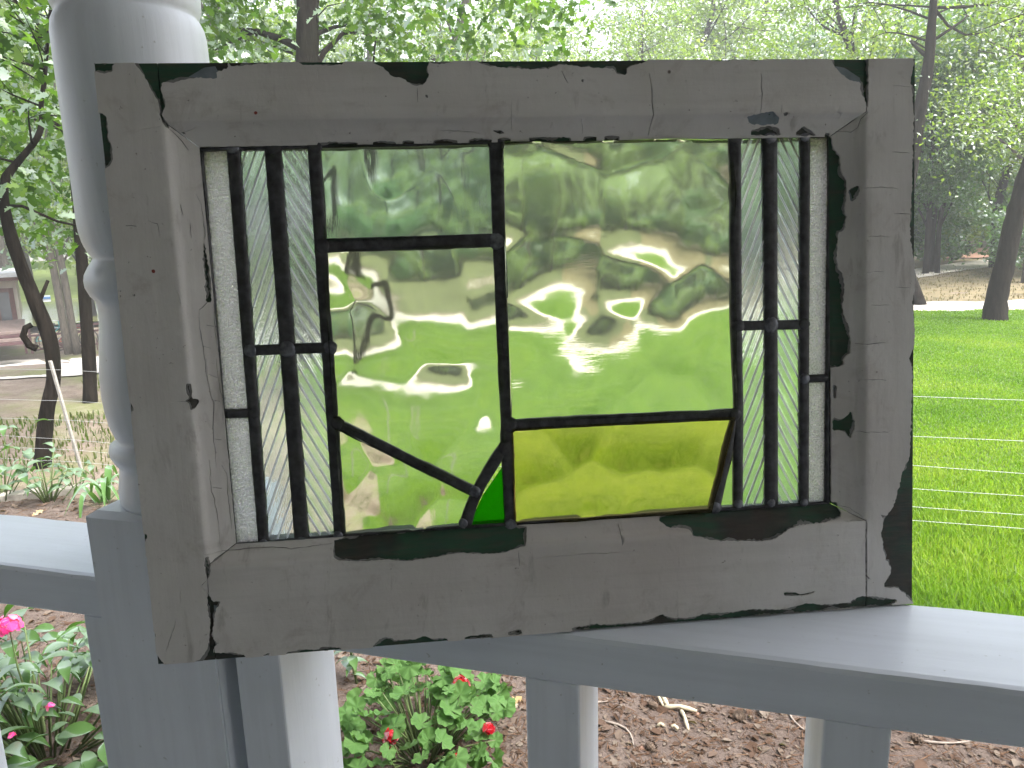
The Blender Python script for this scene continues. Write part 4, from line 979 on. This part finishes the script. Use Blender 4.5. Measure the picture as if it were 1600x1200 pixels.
def gpt(px, py): return on_ground(px, py)
MAT['cone'] = m_simple('pine_cone', (.10, .07, .05), .85, .4, 60)
def cone_mesh():
    bm = bmesh.new(); bmesh.ops.create_uvsphere(bm, u_segments=10, v_segments=8, radius=.014)
    for v in bm.verts: v.co.z *= 1.5
    for k in range(34):
        z = -.02 + .04*k/33; rr = .016*math.sqrt(max(.05, 1-(z/.024)**2)); t = k*2.4
        c = Vector((math.cos(t)*rr, math.sin(t)*rr, z)); o = Vector((math.cos(t), math.sin(t), .3)).normalized(); s = Vector((-math.sin(t), math.cos(t), 0))
        vs = [bm.verts.new(c-s*.006), bm.verts.new(c+s*.006), bm.verts.new(c+s*.0035+o*.008), bm.verts.new(c-s*.0035+o*.008)]; bm.faces.new(vs)
    me = bpy.data.meshes.new('pine_cone'); bm.to_mesh(me); bm.free(); me.materials.append(MAT['cone']); return me
cm_ = cone_mesh()
for px, py, lab in ((1016, 1188, 'dark pine cone on the soil at the bottom edge between two balusters'), (1153, 1155, 'pine cone on the soil left of the right-hand baluster'), (797, 1072, 'pine cone under the handrail near the red geranium'), (1020, 1118, 'small cone beside the pale bone-like pods'), (1432, 1163, 'dark pine cone right of the right-hand baluster')):
    p = gpt(px, py); o = obj('pine_cone', cm_); o.location = (p[0], p[1], p[2]+.016); o.rotation_euler = (r0.uniform(1.1, 1.9), r0.uniform(-.3, .3), r0.uniform(0, 6)); tag(o, lab, 'pine cone', 'pine cones on the soil')
MAT['pod'] = m_simple('pale_pod', (.38, .33, .235), .6, .25, 40)
MAT['pebble'] = m_simple('brown_pebble', (.20, .115, .08), .7, .3, 50)
MAT['twig'] = m_simple('grey_twig', (.25, .21, .18), .9, .3, 40)
def pod(px0, py0, px1, py1, w, lab):
    a, b = gpt(px0, py0), gpt(px1, py1); a = a+np.array([0, 0, .012]); b = b+np.array([0, 0, .016]); m = (a+b)/2+np.array([0, 0, .012])
    P = [a, a*.6+m*.4, m, m*.4+b*.6, b]
    bm = tube(P, [w*.7, w, w*.75, w*.9, w*.55], 8)
    o = obj('seed_pod', bm, MAT['pod'], None, True); tag(o, lab, 'pod', 'pale dry pods on the soil')
pod(1024, 1099, 1044, 1132, .010, 'long pale dry pod lying uppermost of the pod heap'); pod(1016, 1105, 1036, 1134, .007, 'thinner pale pod just left of the longest pod')
pod(1036, 1133, 1088, 1140, .010, 'pale pod lying crosswise below the two long pods'); pod(1059, 1146, 1048, 1167, .008, 'short pale pod pointing down left below the crosswise pod')
pod(1063, 1145, 1075, 1166, .008, 'short pale pod pointing down right below the crosswise pod'); pod(1027, 1157, 1037, 1171, .007, 'small pale pod lowest left of the heap')
for k, (px, py, s, lab) in enumerate(((1094, 1117, .016, 'smooth reddish brown pebble right of the pale pods'), (1077, 1147, .012, 'small orange brown pebble touching the pods'), (1087, 1145, .011, 'smallest pebble beside the orange brown one'), (1000, 1173, .013, 'round tan pebble near the first baluster'), (790, 1111, .014, 'pale grey pebble by the fallen yellow leaf'))):
    p = gpt(px, py); bm = bmesh.new(); bmesh.ops.create_icosphere(bm, subdivisions=2, radius=s)
    for v in bm.verts: v.co = Vector((v.co.x*1.25, v.co.y*.85, v.co.z*.6))*(1+.15*noise.noise(v.co*60+Vector((k, 0, 0))))
    o = obj('pebble', bm, MAT['pebble'] if k != 4 else MAT['twig'], None, True); o.location = (p[0], p[1], p[2]+s*.35); tag(o, lab, 'pebble', 'pebbles on the soil')
def twig(px0, py0, px1, py1, w, lab, bow=.03):
    a, b = gpt(px0, py0), gpt(px1, py1); q = [a+(b-a)*t+np.array([0, 0, .012])+np.array([b[1]-a[1], a[0]-b[0], 0])*bow*math.sin(math.pi*t)*4 for t in np.linspace(0, 1, 7)]
    tag(obj('twig', tube(q, [w*(1-.5*t/6) for t in range(7)], 6), MAT['twig'], None, True), lab, 'twig', 'twigs on the soil')
twig(942, 1148, 990, 1176, .005, 'curved grey twig left of the pale pods', -.06); twig(1230, 1130, 1256, 1165, .005, 'grey twig against the right-hand baluster'); twig(920, 1106, 950, 1118, .004, 'short grey twig near the first baluster'); twig(1438, 1172, 1530, 1190, .005, 'long thin twig at the bottom right corner', .02)
MAT['yellow_leaf'] = m_leaf('fallen_leaf', [(.34, .23, .10), (.38, .28, .15)], .2)
def dead_leaf(px, py, s, rz, lab, mat='yellow_leaf'):
    s *= .72
    p = gpt(px, py); V = []
    for x, y in LOBED: V.append((x*s, y*s*.9, .012+s*(.25*x*x+.35*abs(y)*abs(y))+.01*noise.noise((x*3, y*3, px))))
    k = len(V); V.append((0, 0, .010)); F = [(i, (i+1) % k, k) for i in range(k)]
    o = obj('fallen_leaf', mesh('fallen_leaf', V, F, MAT[mat])); o.location = tuple(p); o.rotation_euler = (.25, -.2, rz); tag(o, lab, 'leaf', 'single fallen leaves')
dead_leaf(806, 1116, .10, .9, 'yellow fallen leaf beside the first baluster'); dead_leaf(1245, 1128, .09, .2, 'tan curled leaf touching the right-hand baluster'); dead_leaf(1474, 1167, .09, 2.2, 'tan fallen leaf at the bottom right'); dead_leaf(706, 1050, .07, 1.5, 'pale fallen leaf under the handrail behind the geranium')
dead_leaf(78, 985, .10, .4, 'pale grey fallen leaf left of the post below the handrail', 'dead_leaf'); dead_leaf(60, 808, .11, 1.2, 'whitish fallen leaf by the edging board'); dead_leaf(25, 800, .10, 2.7, 'orange tan leaf lying at the far left by the edging board', 'dead_leaf')

for k, (px, py, lab) in enumerate(((1455, 903, 'curled tan leaf on the grass beside the lower right corner of the sash'), (1448, 925, 'brown leaf at the grass edge just above the handrail'), (1560, 925, 'tan leaf lying in the grass near the right picture edge'), (1500, 915, 'small fallen leaf in the grass between the sash and the right edge'))):
    dead_leaf(px, py, .10, k*1.7, lab, 'yellow_leaf')
# ------------------------------------------------------------------ wire fence
FN = 4.26
MAT['wire'] = (lambda b: (b.principled((.45, .46, .46), .4, None, Metallic=.3), b.m)[1])(NB('fence_wire'))
MAT['fpost'] = m_simple('weathered_fence_post', (.30, .28, .255), .8, .2, 60)
p0 = on_plane(128, 745, RN, FN); gz = terr(p0[0], p0[1])
fe = empty('wire_fence', (p0[0], p0[1], gz)); tag(fe, 'low wire fence of thin pale strands with leaning posts across the garden', 'fence')
sL = p0 @ RD
heights = [on_plane(1515, y, RN, FN)[2] for y in (620, 685, 731, 769, 796, 819)]
for j, (s, lean) in enumerate(((sL, -.155), (sL+2.6, .02), (sL+5.4, -.03), (sL+8.4, 0))):
    b = rail_pt(s, FN+.012, 0); z0 = terr(b[0], b[1])-.1
    topz = max(heights)+.06
    t = b + RD*lean*1.0
    bm = bmesh.new(); q0, q1 = b+ZZ*z0, t+ZZ*topz
    add_box(bm, q0-RD*.012, RD*.024, RN*.02, q1-q0); bmesh.ops.bevel(bm, geom=list(bm.edges), offset=.003, segments=1, affect='EDGES')
    obj('post', bm, MAT['fpost'], fe)
for k, h in enumerate(heights):
    pts = []
    for s in np.linspace(sL-4, sL+10, 43):
        sag = .018*abs(math.sin((s-sL)*1.15)) + .012*noise.noise((s*.8, k, 0))
        pts.append(rail_pt(s, FN, h - sag + .014*(k % 2)*math.sin(s*.4)))
    obj('wire', tube(pts, .0014, 5), MAT['wire'], fe, True)
# edging board of the flower bed at the left
MAT['edging'] = m_simple('weathered_edging', (.36, .33, .29), .9, .25, 25)
a_, b_ = on_ground(-120, 800), on_ground(172, 772)
dv = b_-a_; dv[2] = 0; L_ = np.linalg.norm(dv); dv /= L_; nv = np.array([-dv[1], dv[0], 0])
ob = obj('edging_board', box_bm(a_-ZZ*.05, dv*L_, nv*.10, ZZ*.10, .006), MAT['edging']); tag(ob, 'grey weathered edging board lying along the flower bed at the left', 'board')

# ------------------------------------------------------------------ garden plants
def stem_mesh(pts, w, mat): 
    bm = tube(pts, w, 6); me = bpy.data.meshes.new('stem'); bm.to_mesh(me); bm.free(); me.materials.append(mat); me.shade_smooth(); return me
MAT['stem'] = m_simple('green_stem', (.12, .17, .06), .6, .25, 30)
MAT['red_petal'] = m_leaf('red_petal', [(.35, .008, .015), (.48, .012, .02), (.28, .004, .012)], .3)
MAT['pink_petal'] = m_leaf('pink_petal', [(.75, .06, .32), (.85, .12, .42), (.65, .04, .26)], .35)
def round_leaf_mesh(name, mat, lobes=7, cup=.22):
    V = [(0, 0, 0)]; n = 42
    for ring, f in ((1, .5), (2, 1.0)):
        for i in range(n):
            a = -math.pi/2 + .22 + (2*math.pi-.44)*i/(n-1); sc = 1 + (.13*abs(math.sin(lobes*a/2+.6))**.7 - .08 + .03*math.sin(a*3+1))*(1 if ring == 2 else .4)
            rr = f*sc; V.append((rr*math.cos(a), rr*math.sin(a), cup*rr*rr + .13*math.sin(lobes*a+1)*rr*rr*(ring/2)))
    F = [(0, i+1, i+2) for i in range(n-1)] + [(1+i, 1+n+i, 2+n+i, 2+i) for i in range(n-1)]
    return mesh(name, V, F, MAT[mat], True)
def ovate_leaf_mesh(name, mat, w=.42):
    V, F = [], []; n = 9
    for i in range(n):
        t = i/(n-1); ww = w*math.sin(math.pi*t**.8)*(1-.25*t); z = .18*math.sin(t*2.4)-.30*t*t
        V += [(t, -ww*.5, z+.07*ww), (t, 0, z-.04), (t, ww*.5, z+.07*ww)]
    for i in range(n-1):
        for j in (0, 1): q = i*3+j; F.append((q, q+1, q+4, q+3))
    return mesh(name, V, F, MAT[mat], True)
def strap_leaf_mesh():
    V, F = [], []; n = 12
    for i in range(n):
        t = i/(n-1); w = .10*math.sin(math.pi*min(1, t*.9+.12))**.7; x = t*.75+.15*t*t; z = 1.0*t-1.15*t*t*t
        V += [(x, -w*.5, z+.02), (x, 0, z), (x, w*.5, z+.02)]
    for i in range(n-1):
        for j in (0, 1): q = i*3+j; F.append((q, q+1, q+4, q+3))
    return mesh('strap_leaf', V, F, MAT['geranium_leaf'], True)
GL = [round_leaf_mesh('geranium_leaf', 'geranium_leaf', 7, c) for c in (.12, .28, -.12)]; OV = [ovate_leaf_mesh('ovate_leaf', 'bush_leaf', w) for w in (.42, .55)]; SL = strap_leaf_mesh()
def flower_head(parent, p, rad, npet, mat, psize):
    bm = bmesh.new()
    for _ in range(npet):
        c = Vector((random.gauss(0, 1), random.gauss(0, 1), abs(random.gauss(0, 1))*.8+.1)).normalized(); t = c.orthogonal().normalized(); t.rotate(Matrix.Rotation(random.uniform(0, 6.3), 3, c)); b = c.cross(t); o = c*rad*random.uniform(.6, 1)
        s = psize*random.uniform(.7, 1.2)
        vs = [bm.verts.new(o+t*s*x+b*s*y+c*s*z) for x, y, z in ((-.5, 0, 0), (-.1, .45, .1), (.4, .38, .12), (.55, 0, .02), (.4, -.38, .12), (-.1, -.45, .1))]; bm.faces.new(vs)
    me = bpy.data.meshes.new('flower_head'); bm.to_mesh(me); bm.free(); me.materials.append(MAT[mat]); return kid('flower_head', me, parent, p)
rg = random.Random(4)
# geranium: leaves placed through a low mound
gb = on_ground(665, 1215); ger = empty('geranium', tuple(gb)); tag(ger, 'red-flowered geranium with round scalloped leaves between the post and the first baluster', 'flower plant')
for k in range(150):
    a = rg.uniform(0, 6.28); q = math.sqrt(rg.random()); x, y = .31*q*math.cos(a), .30*q*math.sin(a); z = .10+.21*(1-q*q)+rg.uniform(-.09, .06)
    s = rg.uniform(.024, .042); kid('leaf', GL[k % 3], ger, (x, y, z), (rg.uniform(-.8, .7)-.3*math.sin(a), rg.uniform(-.7, .7)+.35*math.cos(a), rg.uniform(0, 6.28)), (s, s, s))
    if k % 2 == 0: kid('stem', stem_mesh([(x*.25, y*.25, 0), (x*.6, y*.6, z*.6), (x, y, z)], [.004, .003, .0018], MAT['stem']), ger)
for px, py, z in ((718, 1066, .10), (724, 1070, .0), (764, 1140, 0), (607, 1158, 0), (605, 1178, 0), (708, 1186, -.02), (612, 1150, 0)):
    w = at_dist(px, py, 2.06 if py > 1100 else 2.2)-gb
    flower_head(ger, tuple(w), .019, 18, 'red_petal', .026); kid('stem', stem_mesh([(w[0]*.5, w[1]*.5, .05), (w[0]*.8, w[1]*.9, w[2]*.6), tuple(w)], [.003, .0025, .002], MAT['stem']), ger)
# tall leggy stem right of the square post
lb = on_ground(560, 1085); lg = empty('rose_seedling', tuple(lb)); tag(lg, 'single upright green stem with bluish leaves right of the square post base', 'plant')
kid('stem', stem_mesh([(0, 0, -.02), (-.012, .0, .08), (-.02, .01, .17), (-.03, .0, .27)], [.006, .006, .005, .004], MAT['stem']), lg)
for k in range(15):
    h = .05+.016*k; a = k*2.3; s = rg.uniform(.055, .085); kid('leaf', OV[k % 2], lg, (-.02-.01*h, 0, h), (0, rg.uniform(-.2, .3), a), (s, s, s))
# leafy bush at the lower left with a pink flower
bb_ = on_ground(75, 1190); bu = empty('flowering_bush', tuple(bb_)); tag(bu, 'leafy green bush with a pink flower head at the lower left below the railing', 'bush')
for k in range(280):
    a = rg.uniform(0, 6.28); q = math.sqrt(rg.random()); x, y = .56*q*math.cos(a)-.05, .40*q*math.sin(a)+.02; z = .08+.38*(1-q*q)*rg.uniform(.25, 1.1)+rg.uniform(-.05, .08)
    s = rg.uniform(.08, .14); kid('leaf', OV[k % 2], bu, (x, y, z), (rg.uniform(-.5, .5), rg.uniform(-.35, .5), rg.uniform(0, 6.28)), (s, s, s))
    if k % 3 == 0: kid('stem', stem_mesh([(x*.3, y*.3, 0), (x*.7, y*.7, z*.55), (x, y, z)], [.005, .004, .002], MAT['stem']), bu)
w = at_dist(14, 980, 2.75)-bb_; flower_head(bu, tuple(w), .040, 46, 'pink_petal', .028); kid('stem', stem_mesh([(w[0]*.6, w[1]*.5, .2), (w[0]*.9, w[1]*.9, w[2]*.7), tuple(w)], [.004, .003, .002], MAT['stem']), bu)
for px, py in ((20, 1150), (78, 1105)):
    w = at_dist(px, py, 2.55)-bb_; flower_head(bu, tuple(w), .008, 5, 'pink_petal', .02)
# bed plants at the left by the edging board
def bed_plant(px, py, n, spread, hgt, smin, smax, label):
    b = on_ground(px, py); e = empty('bed_plant', tuple(b)); tag(e, label, 'plant', 'small plants in the flower bed')
    for k in range(n):
        a = rg.uniform(0, 6.28); q = math.sqrt(rg.random())*spread; x, y, z = q*math.cos(a), q*math.sin(a), hgt*rg.uniform(.25, 1)
        s = rg.uniform(smin, smax); kid('leaf', OV[k % 2], e, (x, y, z), (rg.uniform(-.4, .4), rg.uniform(-.4, .4), rg.uniform(0, 6.28)), (s, s, s))
        if k % 2 == 0: kid('stem', stem_mesh([(x*.2, y*.2, 0), (x*.6, y*.6, z*.6), (x, y, z)], [.005, .004, .0025], MAT['stem']), e)
    return e
bed_plant(78, 790, 30, .22, .36, .08, .13, 'low leafy plant in the middle of the flower bed by the edging board'); bed_plant(5, 790, 34, .26, .52, .10, .17, 'taller leafy plant at the far left edge of the flower bed')
bed_plant(120, 775, 16, .16, .28, .07, .11, 'small leafy plant between the fence post and the strap-leaved plant')
sb = on_ground(163, 788); sp = empty('strap_leaf_plant', tuple(sb)); tag(sp, 'strap-leaved plant with arching leaves against the turned post', 'plant')
for k in range(11):
    s = rg.uniform(.30, .46); kid('leaf', SL, sp, (rg.uniform(-.05, .05), rg.uniform(-.05, .05), 0), (0, rg.uniform(-.3, .15), k*2.4), (s*.8, s, s))

# ------------------------------------------------------------------ pond and the house beyond the road at the left
MAT['water'] = (lambda b: (b.principled((.15, .16, .055), .12, b.bump(b.noise(b.coord(), 1.2, 3), .12, .1)), b.m)[1])(NB('pond_water'))
MAT['bank'] = m_simple('far_bank_grass', (.17, .22, .05), .95, .25, 1.5)
hd_ = at_dist(70, 540, 1.0); HF = np.array([hd_[0], hd_[1], 0]); HF /= np.linalg.norm(HF); HRt = np.array([HF[1], -HF[0], 0])
def hp(px, py, d):           # point on the upright plane standing at distance d, facing the photographer
    return on_plane(px, py, HF, d)
def pslab(name, x0, y0, x1, y1, d, th, mat, parent, bev=0):
    a = hp(x0, y1, d); b = hp(x1, y1, d); c = hp(x0, y0, d); w = (b-a) @ HRt; h = c[2]-a[2]
    return obj(name, box_bm(a, HRt*w, HF*th, ZZ*h, bev), mat, parent)
zw = hp(90, 510, 40)[2]
V = [HF*d + HRt*s + ZZ*zw for d in (41, 60) for s in (-30, 14)]
obj('pond', mesh('pond', V, [(0, 1, 3, 2)], MAT['water']))['kind'] = 'structure'
V = []
for d, z in ((59, zw-.1), (62, zw+.5), (70, zw+1.6), (80, zw+2.2)):
    for s in np.linspace(-34, 18, 14): V.append(HF*d + HRt*s + ZZ*(z+.25*noise.noise((s*.2, d*.2, 0))))
F = [(i*14+j, i*14+j+1, (i+1)*14+j+1, (i+1)*14+j) for i in range(3) for j in range(13)]
obj('far_bank', mesh('far_bank', V, F, MAT['bank'], True))['kind'] = 'structure'
MAT['cream'] = m_simple('cream_wall', (.36, .33, .28), .8, .1, 4); MAT['redwood'] = m_simple('red_brown_timber', (.09, .035, .028), .7, .3, 12); MAT['roof'] = m_simple('grey_roof', (.33, .34, .36), .7, .15, 6)
MAT['dpane'] = (lambda b: (b.principled((.05, .06, .07), .08), b.m)[1])(NB('dark_pane')); MAT['deckw'] = m_simple('deck_timber', (.17, .125, .11), .8, .25, 8); MAT['mrail'] = m_simple('maroon_rail', (.06, .022, .024), .7, .2, 12)
DH = 33.0
hb = hp(0, 548, DH); house = empty('house', tuple(hb)); tag(house, 'cream house with grey roof edge and red-framed glass door at the far left', 'house')
pslab('wall', -140, 447, 36, 512, DH, 5.0, MAT['cream'], house)
rf = pslab('roof', -150, 434, 47, 441, DH-1.0, 7.0, MAT['roof'], house); pslab('fascia', -150, 441, 44, 447, DH-.8, 6.6, MAT['redwood'], house)
dr_ = pslab('door', -22, 452, 30, 511, DH-.06, .055, MAT['redwood'], house); pslab('pane', -17, 457, 0, 505, DH-.08, .019, MAT['dpane'], dr_); pslab('pane', 4, 457, 21, 505, DH-.08, .019, MAT['dpane'], dr_)
dk = empty('wooden_deck', tuple(hp(60, 548, DH-2.5))); tag(dk, 'raised timber deck with steps and maroon railing in front of the far house', 'deck')
for i in range(9): pslab('board', -140, 512.2+i*2.0, 41, 514.0+i*2.0, DH-.3-i*.27, .25, MAT['deckw'], dk)
for i in range(4): pslab('step', -140, 531+i*6.2, 40+i*3, 535+i*6.2, DH-3.0-i*.3, .35, MAT['mrail'] if i % 2 else MAT['deckw'], dk)
def post_px(name, x, y0, y1, d, w, parent, mat='mrail'): pslab(name, x-w/2, y0, x+w/2, y1, d, .09, MAT[mat], parent)
for x in (42, 51, 110, 139): post_px('post', x, 513, 553, DH-2.2, 4, dk)
pslab('rail', 42, 524, 158, 527, DH-2.23, .05, MAT['mrail'], dk); pslab('rail', 108, 508, 158, 511, DH-2.5, .05, MAT['mrail'], dk); pslab('rail', 50, 546, 158, 548, DH-2.2, .05, MAT['mrail'], dk)
for k in range(17): post_px('baluster', 57+k*6, 528, 547, DH-2.17, 1.3, dk)
q0, q1 = hp(72, 525, DH-2.3), hp(108, 545, DH-2.3); obj('brace', tube([q0, q1], .05, 6), MAT['mrail'], dk)
# bicycles behind the railing
MAT['tyre'] = m_simple('tyre', (.03, .03, .03), .8); MAT['teal'] = m_simple('teal_frame', (.05, .30, .32), .35, .1); MAT['silver'] = m_simple('silver_frame', (.55, .57, .6), .3, .1); MAT['redf'] = m_simple('red_frame', (.4, .03, .03), .35, .1)
def bicycle(px, py, d, mat, lab, rz):
    base = hp(px, py, d); e = empty('bicycle', tuple(base), math.atan2(HRt[1], HRt[0])+rz); tag(e, lab, 'bicycle', 'bicycles parked by the deck')
    def part(nm, segs, m):
        bm = bmesh.new()
        for p, w in segs: tube_into(bm, p, w, 6)
        me = bpy.data.meshes.new(nm); bm.to_mesh(me); bm.free(); me.materials.append(m); return kid(nm, me, e)
    for x in (-.5, .5):
        c = [(x+.33*math.cos(t), 0, .34+.33*math.sin(t)) for t in np.linspace(0, 6.283, 20)]
        part('wheel', [(c, .022)] + [([(x, 0, .34), (x+.32*math.cos(t), 0, .34+.32*math.sin(t))], .004) for t in np.linspace(0, 6.283, 9)[:-1]], MAT['tyre'])
    part('frame', [([(-.5, 0, .34), (-.12, 0, .34), (.36, 0, .78), (-.22, 0, .80), (-.12, 0, .34)], .022), ([(-.5, 0, .34), (-.22, 0, .80), (-.25, 0, .92)], .018), ([(.5, 0, .34), (.36, 0, .78), (.33, 0, .98)], .02)], mat)
    part('saddle', [([(-.37, 0, .94), (-.25, 0, .95), (-.13, 0, .94)], .04)], MAT['tyre']); part('handlebar', [([(.26, -.28, 1.0), (.33, -.1, 1.0), (.33, .1, 1.0), (.26, .28, 1.0)], .015)], MAT['silver'])
bicycle(82, 545, DH-1.3, MAT['teal'], 'teal bicycle behind the deck railing, nearest the crooked oak trunk', .35); bicycle(98, 545, DH-.9, MAT['silver'], 'silver bicycle in the middle of the row behind the railing', -.25); bicycle(118, 545, DH-.6, MAT['redf'], 'red-framed bicycle behind the railing, nearest the porch post', .2)
sg = empty('sign', tuple(hp(76, 505, 36))); tag(sg, 'small white and blue sign on a white pole before the pond', 'sign')
pslab('pole', 72.5, 470, 75.5, 520, 36, .06, MAT['white_paint'], sg); pslab('board', 66, 462, 80, 472, 35.96, .03, MAT['white_paint'], sg); MAT['signblue'] = m_simple('sign_blue', (.10, .25, .55), .4, .05); pslab('blue_band', 68, 464, 79, 467.5, 35.94, .015, MAT['signblue'], sg)
for px, lab in ((107, 'left of two grey trunks standing by the deck railing'), (120, 'right of two grey trunks standing by the deck railing')):
    plant_tree(PROT[1][0], PROT[1][1], hp(px, 549, 29.5), lab, 'grey_tree', 1.0, (.62, .62, .85), group='two grey trunks by the deck')

# ------------------------------------------------------------------ added haze volume that pales and brightens the far trees
hz = bmesh.new(); add_box(hz, (-420, -60, -8), (840, 0, 0), (0, 520, 0), (0, 0, 40))
ho = obj('haze', hz); tag(ho, 'pale haze volume added over the garden and wood to veil the far trees', 'haze', kind='stuff')
hm = NB('haze'); pv = hm.n('ShaderNodeVolumePrincipled', {'Color': (.93, .96, .95, 1), 'Density': HAZE, 'Anisotropy': .3}); hm.t.links.new(pv.outputs[0], hm.out.inputs[1]); ho.data.materials.append(hm.m)
